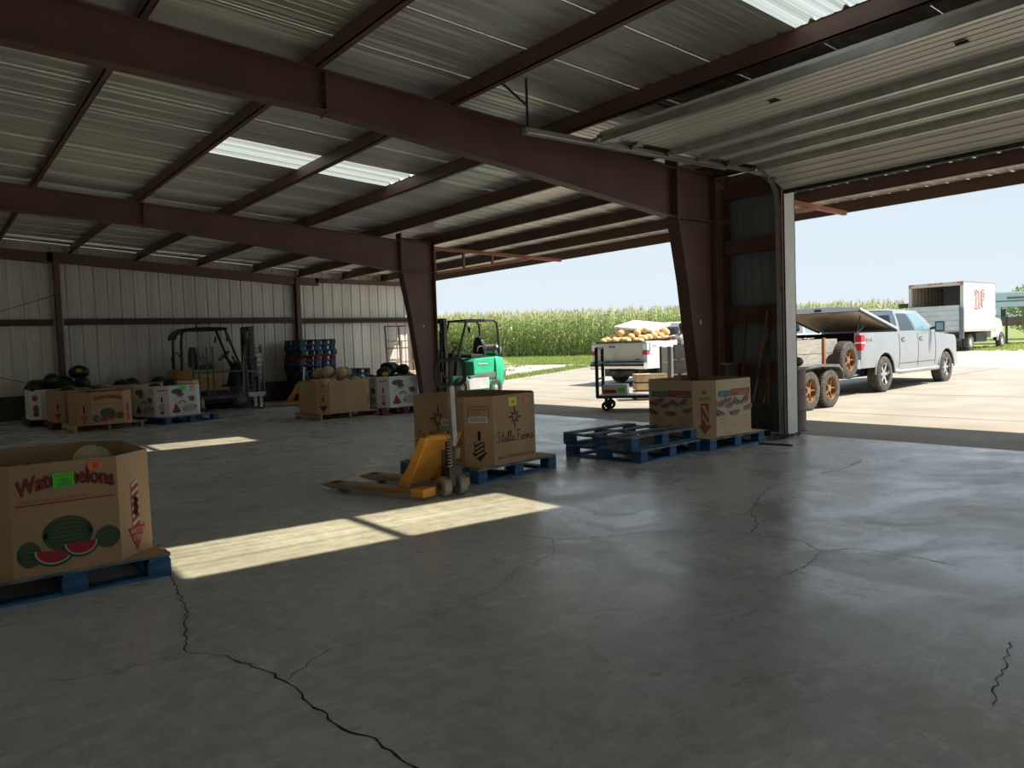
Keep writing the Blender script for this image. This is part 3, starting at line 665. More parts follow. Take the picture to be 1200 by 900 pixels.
def stringer_pallet(label, group, W, L, wood, loc, rz, deckm=None):
    """three notched stringers along y, boards along x"""
    t = thing('shipping_pallet', label, 'pallet', loc, rz, group); H = 0.138
    db = bbox_mesh('deck_board', W, 0.115, 0.018, deckm or wood)
    n = 7
    for i in range(n): link('deck_board', db, t, (0, -L / 2 + 0.0575 + i * (L - 0.115) / (n - 1), H - 0.009))
    for i in (0, 0.5, 1): link('bottom_board', db, t, (0, -L / 2 + 0.0575 + i * (L - 0.115), 0.009))
    st = MB(); z0, z1 = 0.018, H - 0.018; a = L / 2
    st.prism([(-a, z0), (-a * .72, z0), (-a * .66, z0 + .038), (-a * .28, z0 + .038), (-a * .22, z0), (a * .22, z0), (a * .28, z0 + .038), (a * .66, z0 + .038), (a * .72, z0), (a, z0), (a, z1), (-a, z1)], 'x', -0.02, 0.02)
    sm = st.mesh('stringer', wood)
    for x in (-W / 2 + 0.02, 0, W / 2 - 0.02): link('stringer', sm, t, (x, 0, 0))
    return t
# ================================================================ octagonal produce cartons
def carton(name, label, W, L, c, H, m, loc, rz, group=None, inside='cardboard_inside'):
    t = thing(name, label, 'carton', loc, rz, group)
    P = [(-W / 2 + c, -L / 2), (W / 2 - c, -L / 2), (W / 2, -L / 2 + c), (W / 2, L / 2 - c), (W / 2 - c, L / 2), (-W / 2 + c, L / 2), (-W / 2, L / 2 - c), (-W / 2, -L / 2 + c)]
    k = 0.982; Q = [(x * k, y * k) for x, y in P]
    b = MB(); n = 8
    def lean(p, z): return (p[0], p[1], z)
    vo = [lean(p, 0) for p in P] + [lean((p[0] * 0.997, p[1] * 0.997), H) for p in P]
    b.add(vo, [(i, (i + 1) % 8, 8 + (i + 1) % 8, 8 + i) for i in range(8)] + [tuple(range(7, -1, -1))])
    body = b.build('carton_body', m, t, bevel=0)
    ib = MB(); vi = [lean(p, 0.01) for p in Q] + [lean((p[0] * 0.997, p[1] * 0.997), H) for p in Q]
    ib.add(vi, [(8 + i, 8 + (i + 1) % 8, (i + 1) % 8, i) for i in range(8)] + [tuple(range(8))])
    ib.add([lean((p[0] * 0.997, p[1] * 0.997), H) for p in P] + [lean((p[0] * 0.997, p[1] * 0.997), H) for p in Q], [(i, 8 + i, 8 + (i + 1) % 8, (i + 1) % 8) for i in range(8)])
    ib.build('carton_lining', inside, t, normals=False)
    names = ['front', 'fr', 'right', 'br', 'back', 'bl', 'left', 'fl']; F = {}
    for i, nm in enumerate(names):
        p, q = Vector((*P[i], 0)), Vector((*P[(i + 1) % 8], 0)); F[nm] = Face(p, q - p); F[nm].w = (q - p).length; F[nm].h = H
    return t, F
def melon_pic(f, x, y, rx, ry, tilt=0.0, body='ink_melon', line='ink_green', k=1, n=5):
    f.ell(line, x, y, rx, ry, k, rot=tilt); f.ell(body, x, y, rx * 0.955, ry * 0.945, k + 1, rot=tilt)
    c, s = math.cos(tilt), math.sin(tilt)
    for i in range(-n // 2 + 1, n // 2 + 1):
        q = i / (n / 2 + 0.2); pts = []
        for j in range(11):
            a = -1 + 2 * j / 10; xx = rx * 0.93 * a; yy = q * ry * 0.9 * math.sqrt(max(0, 1 - a * a)) + 0.02 * ry * math.sin(j * 2.1)
            pts.append((x + c * xx - s * yy, y + s * xx + c * yy))
        f.line(line, pts, ry * 0.09, k + 2)
def slice_pic(f, x, y, r, ry, tilt=0.0, k=4, rind='ink_green', pale='ink_cream', flesh='ink_red'):
    f.ell(rind, x, y, r, ry, k, PI + tilt, 2 * PI + tilt, 18); f.ell(pale, x, y, r * 0.88, ry * 0.84, k + 1, PI + tilt, 2 * PI + tilt, 18); f.ell(flesh, x, y, r * 0.80, ry * 0.74, k + 2, PI + tilt, 2 * PI + tilt, 18)
def hand_hole(f, x, y, w, h, k=5):
    f.rect('hole_dark', x - w / 2, y - h / 2 + w / 2, x + w / 2, y + h / 2 - w / 2, k); f.ell('hole_dark', x, y - h / 2 + w / 2, w / 2, w / 2, k); f.ell('hole_dark', x, y + h / 2 - w / 2, w / 2, w / 2, k)
def step_arrow(f, m='ink_red', paper='ink_cream', words=True):
    w, h = f.w, f.h; x = w * 0.50; s = w * 0.115
    f.rect(m, x - s, h * 0.26, x + s, h * 0.70)
    for i in range(6):
        y = h * (0.28 + i * 0.075); f.poly(paper, [(x - s * .93, y), (x + s * .93, y + h * .045), (x + s * .93, y + h * .078), (x - s * .93, y + h * .033)], 2)
    f.poly(m, [(x - w * 0.27, h * 0.27), (x, h * 0.03), (x + w * 0.27, h * 0.27)], 3)
    if words:
        f.text(paper, 'WATCH', x - w * .20, h * .205, w * .40, h * .05, 4); f.text(paper, 'STEP', x - w * .13, h * .135, w * .26, h * .05, 4)
    hand_hole(f, x, h * 0.47, w * 0.11, h * 0.19)
def print_watermelons(F, t, stickers=True, detail=True):
    f = F['front']; w, h = f.w, f.h
    arch = lambda a, b, px, py: (px, py + 0.075 * h * (1 - (2 * a - 1) ** 2) - 0.02 * h * (1 - a))
    for dx, dy in ((-.004, 0), (.004, 0), (0, .004), (0, -.004), (.003, .003), (-.003, -.003)): f.text('ink_green', 'Watermelons', w * .06 + dx, h * .725 + dy, w * .90, h * .145, 1, warp=arch)
    f.text('ink_red', 'Watermelons', w * .06, h * .725, w * .90, h * .145, 2, warp=arch)
    f.rect('ink_red', w * .04, h * .628, w * .97, h * .640)
    if detail:
        f.text('ink_brick', 'PRODUCT OF: USA  MEXICO', w * .06, h * .655, w * .62, h * .025)
        for x in (.385, .53, .71): f.line('ink_brick', [(w * x, h * .655), (w * x + .012, h * .655), (w * x + .012, h * .655 + .013), (w * x, h * .655 + .013), (w * x, h * .655)], 0.0015, 2)
        f.line('ink_brick', [(w * .75, h * .655), (w * .95, h * .657)], 0.002)
    melon_pic(f, w * .87, h * .25, w * .125, h * .105, 0.25, n=5); melon_pic(f, w * .14, h * .19, w * .11, h * .12, 0.1, n=5)
    melon_pic(f, w * .50, h * .335, w * .235, h * .165, 0.0, k=4, n=7)
    slice_pic(f, w * .36, h * .20, w * .20, h * .145, -0.12, 8); slice_pic(f, w * .61, h * .245, w * .175, h * .14, 0.03, 11)
    f.build('print', t)
    for nm in ('fr', 'fl'):
        step_arrow(F[nm]); F[nm].build('print', t)
        F[nm].d = {}
    f.d = {}
    if stickers:
        f.rect('sticker_green', w * .385, h * .765, w * .585, h * .90, 6); f.text('ink_green', '1052', w * .44, h * .815, w * .09, h * .03, 7)
        f.line('ink_green', [(w * .43, h * .80), (w * .55, h * .803)], .003, 7); f.text('ink_green', 'EXP 30', w * .43, h * .775, w * .12, h * .018, 7); f.line('ink_green', [(w * .42, h * .87), (w * .55, h * .873)], .002, 7)
        f.build('lot_sticker', t); f.d = {}
    f.ell('sticker_orange', w * .79, h * .935, w * .075, h * .045, 6)
    for q in (.955, .935, .915): f.line('ink_dark', [(w * .765, h * q), (w * .815, h * q)], .004, 7)
    f.build('round_sticker', t); f.d = {}
    return t
# ---------------- melons
def melon_mesh(name, rx, ry, rz, m, seed):
    b = MB().ell((0, 0, 0), (rx, ry, rz), 20, 12); r = random.Random(seed); ph = [r.uniform(0, 6) for _ in range(3)]
    b.v = [(x * (1 + .03 * math.sin(7 * z / rz + ph[0])), y * (1 + .035 * math.sin(2.2 * x / rx + ph[1])), z * (1 + .03 * math.sin(2 * y / ry + ph[2]))) for x, y, z in b.v]
    return b.mesh(name, m, smooth=60)
def stem_mesh(): return MB().cyl((0, 0, -0.01), (0, 0, 0.014), 0.010, 8, 0.007).mesh('stem', 'ink_brown', smooth=1)
ME = {'w': [melon_mesh('watermelon', .17 + .012 * i, .135 + .008 * i, .13 + .006 * i, 'watermelon_rind', i) for i in range(3)],
      's': [melon_mesh('watermelon', .18, .14, .135, 'striped_rind', 11)],
      'c': [melon_mesh('cantaloupe', .105 + .006 * i, .098 + .004 * i, .092 + .004 * i, 'cantaloupe_rind', 20 + i) for i in range(3)],
      'h': [melon_mesh('melon', .12, .11, .10, 'honey_rind', 30)],
      'r': [melon_mesh('melon', .115 + .008 * i, .105 + .006 * i, .10 + .004 * i, 'ripe_melon_rind', 40 + i) for i in range(3)]}
STEM = stem_mesh()
def melon(kind, loc, label, group, scale=1.0, rot=None, name=None):
    me = random.choice(ME[kind]); o = link(name or me.name.split('.')[0], me, None, loc, rot or (random.uniform(-.4, .4), random.uniform(-.4, .4), random.uniform(0, 6.28)))
    o.scale = (scale,) * 3; tag(o, label, 'melon', group)
    r = me.vertices[0].co.z
    st = link('stem', STEM, o, (0, 0, -r)); return o
def heap(kind, cx, cy, z, W, L, n, label, group, dome=0.12, scale=1.0, rz=0.0, dmin=0.2):
    pts = []; tries = 0
    while len(pts) < n and tries < 4000:
        tries += 1; x, y = random.uniform(-W / 2, W / 2), random.uniform(-L / 2, L / 2)
        h = dome * max(0, 1 - (2 * x / W) ** 2) * max(0, 1 - (2 * y / L) ** 2) + random.uniform(-.02, .02)
        if all((x - a) ** 2 + (y - b_) ** 2 > dmin ** 2 for a, b_, _ in pts): pts.append((x, y, h))
    for x, y, h in pts:
        melon(kind, (cx + x * math.cos(rz) - y * math.sin(rz), cy + x * math.sin(rz) + y * math.cos(rz), z + h), label, group, scale)

# ---------------- near carton of watermelons on a blue pallet
block_pallet('worn blue block pallet under the big watermelon carton with green price sticker', 'blue block pallets on the floor', 1.06, 1.22, 'blue_paint_wood', 'blue_deck_wood', (0.66, 5.73, 0), 0)
sh = MB().prism([(-0.51, -.60), (.51, -.60), (.52, .60), (-.52, .60)], 'z', 0.1445, 0.149); s = sh.build('slip_sheet', 'cardboard', None, loc=(0.65, 5.71, 0)); tag(s, 'flat brown cardboard slip sheet under the carton with green price sticker', 'cardboard')
t, F = carton('watermelon_carton', 'brown carton printed Watermelons with a lime green price sticker', .99, 1.16, .22, .635, 'cardboard', (0.64, 5.70, 0.15), 0, 'brown watermelon cartons')
print_watermelons(F, t)
melon('h', (0.93, 6.02, 0.665), 'pale melon in the back corner inside the carton with green price sticker', 'pale melons in the near carton', 1.1)
melon('h', (0.52, 5.80, 0.60), 'pale melon barely showing over the front edge of the carton with green price sticker', 'pale melons in the near carton', 1.1)
# ---------------- script lettering carton on a blue pallet
SCRIPT = {  # hand-drawn strokes in a unit-height box: (advance, [strokes])
 'S': (.52, [[(.46, .86), (.36, .98), (.22, .92), (.18, .76), (.26, .60), (.36, .46), (.36, .26), (.24, .06), (.08, .06), (.02, .16)]]),
 't': (.30, [[(.02, .10), (.14, .40), (.18, .90)], [(.18, .90), (.14, .20), (.20, .06), (.30, .14)], [(.04, .60), (.30, .64)]]),
 'e': (.30, [[(.0, .14), (.14, .22), (.24, .36), (.18, .46), (.08, .36), (.08, .14), (.18, .04), (.30, .14)]]),
 'l': (.24, [[(.0, .14), (.14, .45), (.22, .85), (.14, .96), (.08, .80), (.08, .20), (.14, .05), (.24, .14)]]),
 'a': (.36, [[(.26, .40), (.12, .44), (.04, .26), (.08, .06), (.20, .12), (.26, .40)], [(.26, .40), (.24, .14), (.30, .05), (.36, .14)]]),
 'F': (.46, [[(.04, .86), (.20, .96), (.46, .92)], [(.26, .94), (.20, .30), (.12, .04), (.02, .10)], [(.10, .52), (.34, .54)]]),
 'r': (.28, [[(.0, .12), (.08, .44), (.12, .36), (.22, .42), (.20, .14), (.28, .10)]]),
 'm': (.48, [[(.0, .12), (.06, .42), (.08, .06)], [(.08, .30), (.18, .44), (.22, .06)], [(.22, .30), (.32, .44), (.36, .12), (.42, .05), (.48, .14)]]),
 's': (.28, [[(.0, .12), (.14, .48), (.24, .22), (.14, .03), (.02, .08)], [(.18, .08), (.30, .16)]]),
 ' ': (.10, [])}
def script(f, m, s, x, y, w, h, slope=0.0, pen=0.007):
    tot = sum(SCRIPT[c][0] for c in s); k = w / tot; px = x
    for c in s:
        adv, st = SCRIPT[c]
        for line in st: f.line(m, [(px + a * k, y + b * h + slope * (px + a * k - x)) for a, b in line], pen, 1)
        px += adv * k
def star(f, m, x, y, r):
    for i in range(8):
        a = i * PI / 4; rr = r * (1.0 if i % 4 == 2 else 0.82 if i % 2 == 0 else 0.6); b = 0.30
        p0 = (x + .12 * r * math.cos(a), y + .12 * r * math.sin(a)); tip = (x + rr * math.cos(a), y + rr * math.sin(a))
        l = (x + b * r * math.cos(a + PI / 8), y + b * r * math.sin(a + PI / 8)); q = (x + b * r * math.cos(a - PI / 8), y + b * r * math.sin(a - PI / 8))
        f.line(m, [l, tip, q], r * .045); f.poly(m, [p0, tip, q])
def stella_face(f):
    w, h = f.w, f.h
    star(f, 'ink_dark', w * .50, h * .665, w * .20)
    script(f, 'ink_dark', 'Stella Farms', w * .05, h * .31, w * .90, h * .17, 0.0, .0085)
    f.text('ink_dark', 'WATERMELONS', w * .07, h * .075, w * .88, h * .045)
block_pallet('worn blue block pallet behind the yellow pallet jack', 'blue block pallets on the floor', 1.22, 1.22, 'blue_paint_wood', 'blue_deck_wood', (4.84, 6.96, 0), 0.17)
sh = MB().box(-.57, -.60, 0.1445, .60, .60, .149); s = sh.build('slip_sheet', 'cardboard', None, loc=(4.86, 6.97, 0), rot=(0, 0, .17)); tag(s, 'flat cardboard slip sheet under the star-printed carton', 'cardboard')
t, F = carton('watermelon_carton', 'tall brown carton with black star and script lettering behind the pallet jack', 1.06, 1.2, .21, .71, 'cardboard', (4.80, 6.95, 0.15), 0.17, None)
for nm in ('front', 'left', 'right', 'back'):
    stella_face(F[nm]); F[nm].build('print', t); F[nm].d = {}
for nm in ('fl', 'fr', 'bl', 'br'):
    f = F[nm]; w, h = f.w, f.h
    f.line('ink_dark', [(w * .15, h * .70), (w * .85, h * .70), (w * .85, h * .86), (w * .15, h * .86), (w * .15, h * .70)], .005)
    f.text('ink_dark', 'PRODUCT OF:', w * .22, h * .80, w * .56, h * .03); f.text('ink_dark', 'USA', w * .42, h * .745, w * .17, h * .03); f.line('ink_dark', [(w * .3, h * .745), (w * .37, h * .745), (w * .37, h * .775), (w * .3, h * .775), (w * .3, h * .745)], .003)
    hand_hole(f, w * .5, h * .44, w * .10, h * .14)
    f.poly('ink_dark', [(w * .32, h * .35), (w * .68, h * .35), (w * .68, h * .20), (w * .78, h * .20), (w * .5, h * .07), (w * .22, h * .20), (w * .32, h * .20)], 1)
    for i in range(4):
        y = h * (.10 + .062 * i); f.poly('cardboard', [(w * .35, y + h * .02), (w * .65, y + h * .085), (w * .65, y + h * .115), (w * .35, y + h * .05)], 2)
    f.build('print', t); f.d = {}
f = F['fl']; w, h = f.w, f.h
f.rect('sticker_white', w * .16, h * .625, w * .80, h * .715, 3)
for i in range(22): f.rect('ink_dark', w * (.22 + i * .024), h * .645, w * (.22 + i * .024 + .007 + .007 * (i % 3 == 0)), h * .70, 4)
f.build('barcode_label', t); f.d = {}
f = F['left']; w, h = f.w, f.h
f.rect('sticker_white', w * .56, h * .58, w * .80, h * .68, 3)
for i in range(16): f.rect('ink_dark', w * (.585 + i * .0125), h * .60, w * (.585 + i * .0125 + .004), h * .66, 4)
f.build('barcode_label', t); f.d = {}
f = F['front']; w, h = f.w, f.h
f.rect('sticker_yellow', w * .36, h * .83, w * .56, h * .96, 3); f.text('ink_dark', '30', w * .43, h * .87, w * .07, h * .035, 4); f.build('price_sticker', t); f.d = {}
f.ell('sticker_orange', w * .80, h * .90, w * .065, h * .04, 3); f.text('ink_dark', '7', w * .785, h * .885, w * .025, h * .03, 4); f.build('round_sticker', t)

# ---------------- two stacked blue pallets and the two-tone printed carton
block_pallet('lower of the two stacked blue block pallets', 'blue block pallets on the floor', 1.24, 1.14, 'blue_paint_wood', 'blue_deck_wood', (6.88, 6.55, 0), 0.10)
def open_pallet(label, loc, rz):
    t = thing('shipping_pallet', label, 'pallet', loc, rz, 'blue block pallets on the floor'); W, L = 1.22, 1.08
    for x in (-W / 2 + .06, 0, W / 2 - .06):
        for y in (-L / 2 + .06, 0, L / 2 - .06): link('block', bbox_mesh('block', .12, .12, .09, 'blue_paint_wood'), t, (x, y, .018 + .045))
    for y in (-L / 2 + .065, L / 2 - .065): link('deck_board', bbox_mesh('deck_board', W, .13, .02, 'blue_deck_wood'), t, (0, y, .135)); link('bottom_board', bbox_mesh('bottom_board', W, .12, .018, 'blue_paint_wood'), t, (0, y, .009))
    for y in (-.2, .12): link('deck_board', bbox_mesh('deck_board', W, .11, .02, 'blue_deck_wood'), t, (0, y, .135))
    for x in (-W / 2 + .06, 0, W / 2 - .06): link('stringer_board', bbox_mesh('stringer_board', .11, L, .018, 'blue_paint_wood'), t, (x, 0, .1165))
    return t
open_pallet('upper of the two stacked blue block pallets, missing some deck boards', (6.84, 6.58, 0.1445), 0.06)
block_pallet('blue block pallet under the carton printed with red arrow and melon pattern', 'blue block pallets on the floor', 1.16, 1.12, 'blue_paint_wood', 'blue_deck_wood', (8.10, 6.50, 0), 0.03)
sh = MB(); n = 14; rows = []
for i in range(n + 1): rows.append([(-.58 + 1.26 * i / n, -.60 + .02 * math.sin(i * 1.7), 0.147 - .012 * (i in (3, 4, 9)) - (.02 if i == n else 0)), (-.58 + 1.26 * i / n, .54, 0.147)])
sh.grid(rows); sh.grid([[(x, y, z + .004) for x, y, z in r] for r in rows]); s = sh.build('slip_sheet', 'cardboard_pale', None, loc=(8.10, 6.52, 0.004), normals=False); tag(s, 'bent cardboard slip sheet under the melon pattern carton', 'cardboard')
t, F = carton('watermelon_carton', 'tan carton printed with teal and red banner and melon slice pattern by the column', 1.10, 1.10, .2, .70, 'cardboard_pale', (8.08, 6.52, 0.153), 0.0, None)
def slices_face(f):
    w, h = f.w, f.h; r = random.Random(3)
    f.rect('ink_teal', w * .06, h * .70, w * .40, h * .80); f.rect('ink_brick', w * .42, h * .70, w * .97, h * .82)
    f.text('ink_cream', 'nature\'s', w * .12, h * .755, w * .25, h * .03, 2); f.text('ink_cream', 'partner', w * .12, h * .715, w * .25, h * .03, 2); f.text('ink_cream', 'Fresh Watermelon', w * .47, h * .765, w * .44, h * .03, 2); f.line('ink_cream', [(w * .64, h * .73), (w * .92, h * .735)], .008, 2)
    f.rect('ink_cream', w * .05, h * .38, w * .96, h * .69)
    for i, (x, y, a) in enumerate(((.12, .60, -.5), (.36, .57, .5), (.62, .62, -.7), (.88, .50, .4), (.12, .45, -.6), (.50, .44, .1), (.78, .64, .9), (.26, .66, .3))):
        slice_pic(f, w * x, h * y, w * .13, h * .085, a, 3 + 3 * i, 'ink_teal', 'ink_cream', 'ink_brick')
    for i in range(16):
        x, y, a = r.uniform(.08, .9), r.uniform(.4, .67), r.uniform(0, 3); f.line('ink_teal', [(w * x, h * y), (w * x + .03 * math.cos(a), h * y + .03 * math.sin(a))], .006, 2)
    for x, y in ((.08, .30), (.08, .24), (.08, .18), (.72, .32), (.76, .27), (.74, .20), (.76, .15), (.40, .18)): f.line('ink_brown', [(w * x, h * y), (w * (x + .16), h * (y + .004))], .004)
slices_face(F['front']); F['front'].build('print', t); slices_face(F['left']); F['left'].build('print', t)
f = F['fl']; w, h = f.w, f.h
f.rect('ink_brick', w * .34, h * .20, w * .68, h * .60); f.poly('ink_brick', [(w * .22, h * .21), (w * .5, h * .05), (w * .80, h * .21)], 2)
f.poly('ink_cream', [(w * .38, h * .56), (w * .50, h * .56), (w * .66, h * .40), (w * .66, h * .34)], 3); f.poly('ink_cream', [(w * .38, h * .38), (w * .44, h * .38), (w * .66, h * .22), (w * .58, h * .22)], 3)
f.text('ink_dark', "nature's", w * .28, h * .68, w * .46, h * .045); f.text('ink_dark', 'partner', w * .28, h * .635, w * .46, h * .045)
for i in range(5): f.line('ink_dark', [(w * .5, h * .76), (w * .5 + .04 * math.cos(.5 + i * .53), h * .77 + .045 * math.sin(.5 + i * .53))], .006)
f.build('print', t)

# ---------------- cantaloupe carton on a wooden pallet
stringer_pallet('pale wooden pallet under the carton of cantaloupes', None, 1.34, 1.15, 'raw_wood', (6.93, 15.1, 0), 0.06)
t, F = carton('melon_carton', 'plain brown carton heaped with cantaloupes', 1.22, 1.15, .2, .645, 'cardboard', (6.84, 14.98, 0.14), 0.06)
f = F['fl']; w, h = f.w, f.h
f.poly('ink_dark', [(w * .2, h * .24), (w * .8, h * .24), (w * .5, h * .04)]); f.rect('ink_yellow', w * .36, h * .28, w * .64, h * .60); f.ell('ink_brown', w * .5, h * .44, w * .10, h * .09, 2); f.rect('ink_yellow', w * .40, h * .78, w * .62, h * .96); f.rect('ink_brown', w * .44, h * .82, w * .58, h * .92, 2); f.line('ink_brown', [(w * .25, h * .70), (w * .75, h * .70)], .012)
f.build('print', t)
f = F['left']; w, h = f.w, f.h; f.rect('sticker_green', w * .14, h * .82, w * .36, h * .94); f.ell('sticker_orange', w * .68, h * .88, w * .12, h * .05); f.build('price_sticker', t)
f = F['fr']; w, h = f.w, f.h; f.rect('ink_yellow', w * .3, h * .7, w * .7, h * .95); f.rect('ink_brown', w * .35, h * .2, w * .65, h * .5); f.build('print', t)
CL = 'tan netted cantaloupe in the heaped brown carton'; CG = 'cantaloupes in the brown carton'
heap('c', 6.84, 14.98, 0.74, 1.0, .92, 17, CL, CG, 0.03, 1.0, .06, .195)
for x, y, z in ((6.62, 14.85, .93), (6.92, 14.78, .92), (6.55, 15.1, .92), (6.75, 15.05, .98), (7.1, 14.95, .90)): melon('c', (x, y, z), CL, CG, 1.15)

# ---------------- white melon carton on a maroon pallet
def print_white(F, t, names, step='fl'):
    for nm in names:
        f = F[nm]; w, h = f.w, f.h; r = random.Random(len(nm))
        melon_pic(f, w * .28, h * .80, w * .20, h * .09, 0.05, 'ink_bright_green', 'ink_green', 1, 5); slice_pic(f, w * .38, h * .74, w * .15, h * .13, 0, 5, 'ink_green', 'sticker_white', 'ink_red')
        f.ell('ink_bright_green', w * .78, h * .58, w * .12, h * .05, 1); slice_pic(f, w * .80, h * .55, w * .12, h * .11, 0, 5, 'ink_green', 'sticker_white', 'ink_red')
        f.poly('ink_red', [(w * .12, h * .18), (w * .22, h * .42), (w * .36, h * .20), (w * .24, h * .13)], 6); f.ell('ink_green', w * .24, h * .155, w * .15, h * .05, 5)
        f.ell('ink_green', w * .46, h * .36, w * .15, h * .15, 1, 0.2, 2.9); f.ell('sticker_white', w * .46, h * .36, w * .12, h * .11, 2, 0.2, 2.9)
        melon_pic(f, w * .70, h * .24, w * .25, h * .13, 0.12, 'sticker_white', 'ink_green', 7, 5)
        f.line('ink_teal', [(w * .12, h * .52), (w * .30, h * .60), (w * .52, h * .58)], .006)
        f.ell('ink_green', w * .82, h * .85, w * .08, h * .06, 1); f.ell('white_carton', w * .82, h * .85, w * .06, h * .045, 2)
        f.build('print', t); f.d = {}
    f = F[step]; w, h = f.w, f.h
    f.rect('ink_red', w * .36, h * .16, w * .64, h * .42); f.poly('ink_red', [(w * .32, h * .17), (w * .68, h * .17), (w * .5, h * .06)])
    for i in range(6):
        for j in range(4):
            if (i + j) % 2: f.rect('white_carton', w * (.36 + j * .07), h * (.17 + i * .04), w * (.43 + j * .07), h * (.21 + i * .04), 2)
    f.line('ink_red', [(w * .2, h * .84), (w * .85, h * .86)], .02); f.line('ink_dark', [(w * .2, h * .34), (w * .36, h * .34)], .012); hand_hole(f, w * .5, h * .56, w * .11, h * .18)
    f.build('print', t); f.d = {}
block_pallet('maroon red block pallet under the white watermelon carton by the column', None, 1.16, 1.16, 'maroon_paint_wood', 'maroon_paint_wood', (8.22, 15.02, 0), 0.0)
t, F = carton('watermelon_carton', 'white printed carton heaped with dark watermelons beside the cantaloupe carton', 1.08, 1.15, .2, .66, 'white_carton', (8.2, 15.05, 0.148), 0.0, 'white watermelon cartons', 'white_carton')
print_white(F, t, ('front', 'left'))
f = F['left']; f.d = {}; f.ell('sticker_orange', f.w * .75, f.h * .92, .04, .03, 9); f.build('round_sticker', t)
WL = 'dark green watermelon heaped in the white carton by the column'; WG = 'watermelons in the white carton by the column'
for x, y, z in ((8.2, 14.68, .73), (8.52, 14.68, .72), (7.88, 15.0, .72), (8.2, 15.0, .74), (8.52, 15.0, .72), (7.88, 15.32, .72), (8.2, 15.32, .72), (8.52, 15.32, .72), (8.08, 14.90, .93), (8.40, 14.84, .92), (8.3, 15.18, .92)): melon('w', (x, y, z), WL, WG, .93)
o = melon('w', (7.86, 14.70, .88), 'dark watermelon with a yellow ground spot at the corner of the white carton', 'watermelons in the white carton by the column', .95, (0, 0, -.5))
MB().ell((0, 0, 0), (.07, .012, .05), 14, 8).build('ground_spot', 'ink_yellow', o, loc=(.03, -.137, -.02), smooth=60)

# ---------------- cartons by the gable wall
stringer_pallet('weathered wooden pallet under the small Watermelons carton by the gable wall', None, 1.22, 1.15, 'raw_wood', (2.86, 17.18, 0), 0.06)
t, F = carton('watermelon_carton', 'brown carton printed Watermelons with an orange sticker near the gable wall', .96, 1.15, .2, .625, 'cardboard', (2.80, 16.98, 0.14), 0.06, 'brown watermelon cartons')
print_watermelons(F, t, False, False); F['left'].d = {}
WB = 'dark watermelon in the brown Watermelons carton near the gable wall'
heap('w', 2.80, 17.0, 0.62, .66, .85, 5, WB, 'watermelons in the brown carton near the wall', .05, .9, .06, .27)
block_pallet('blue block pallet under the white carton beside the step ladder cart', 'blue block pallets on the floor', 1.24, 1.22, 'blue_paint_wood', 'blue_deck_wood', (4.34, 17.55, 0), 0.33)
t, F = carton('watermelon_carton', 'white printed carton with green and orange stickers near the step ladder cart', 1.05, 1.15, .2, .64, 'white_carton', (4.2, 17.6, 0.148), 0.33, 'white watermelon cartons', 'white_carton')
print_white(F, t, ('front', 'left'))
f = F['front']; f.d = {}; f.rect('sticker_green', f.w * .40, f.h * .83, f.w * .58, f.h * .97, 12); f.build('price_sticker', t); f.d = {}; f.ell('sticker_orange', f.w * .80, f.h * .93, .045, .028, 12); f.build('round_sticker', t)
for x, y, z in ((4.0, 17.75, .70), (4.35, 17.9, .78), (4.25, 17.45, .66), (4.5, 17.6, .64), (3.95, 17.45, .62)): melon('w', (x, y, z), 'dark watermelon in the white carton near the step ladder cart', 'watermelons in the white carton near the ladder')
def plain_bin(label, m, loc, rz, pl_label, pal, W=1.05, L=1.15, H=.64):
    stringer_pallet(pl_label, None, W + .1, L + .05, pal, (loc[0], loc[1], 0), rz)
    t, F = carton('melon_carton', label, W, L, .2, H, m, (loc[0], loc[1], .14), rz, None, 'cardboard_inside' if m != 'white_carton' else m)
    return t, F
t, F = plain_bin('plain brown carton close behind the brown Watermelons carton', 'cardboard', (2.62, 18.35), 0.0, 'dark wooden pallet close behind the brown Watermelons carton', 'dark_wood')
step_arrow(F['fl'], words=False); F['fl'].build('print', t)
heap('w', 2.62, 18.35, 0.66, .75, .85, 6, 'dark watermelon in the plain brown carton by the gable wall', 'watermelons in the plain brown carton', .06, .95, 0, .27)
t, F = plain_bin('white carton of big watermelons against the gable wall', 'white_carton', (2.42, 19.75), 0.0, 'dark wooden pallet under the white carton against the gable wall', 'dark_wood', 1.15, 1.2)
f = F['fl']; f.ell('ink_brick', f.w * .5, f.h * .72, f.w * .25, f.h * .1); f.ell('ink_brick', f.w * .55, f.h * .35, f.w * .25, f.h * .15); f.ell('ink_green', f.w * .55, f.h * .18, f.w * .25, f.h * .08); f.build('print', t)
WW = 'large dark watermelon heaped in the white carton against the gable wall'; WWG = 'watermelons in the white carton against the wall'
for x, y, z in ((2.05, 19.4, .84), (2.35, 19.35, .86), (2.62, 19.75, .90), (2.78, 19.5, .83), (2.9, 19.9, .80), (2.15, 19.8, .80), (2.5, 20.1, .80), (2.55, 19.4, .80), (2.05, 20.1, .78)): melon('w', (x, y, z), WW, WWG, 1.15)
o = melon('w', (2.86, 19.8, 1.0), 'dark watermelon with a yellow spot on top of the pile against the gable wall', WWG, 1.1, (0, 0, -.1)); MB().ell((0, 0, 0), (.06, .012, .045), 14, 8).build('ground_spot', 'ink_yellow', o, loc=(0, -.137, .03), smooth=60)
t, F = plain_bin('plain brown carton of striped melons in the far dark corner', 'cardboard', (2.46, 20.92), 0.0, 'dark wooden pallet in the far dark corner', 'dark_wood', 1.0, 1.0)
for x, y, z in ((2.1, 20.65, .84), (2.42, 20.62, .82), (2.7, 20.7, .80), (2.3, 21.0, .84), (2.6, 21.1, .80)): melon('s', (x, y, z), 'striped green melon in the carton in the far dark corner', 'striped melons in the corner carton')
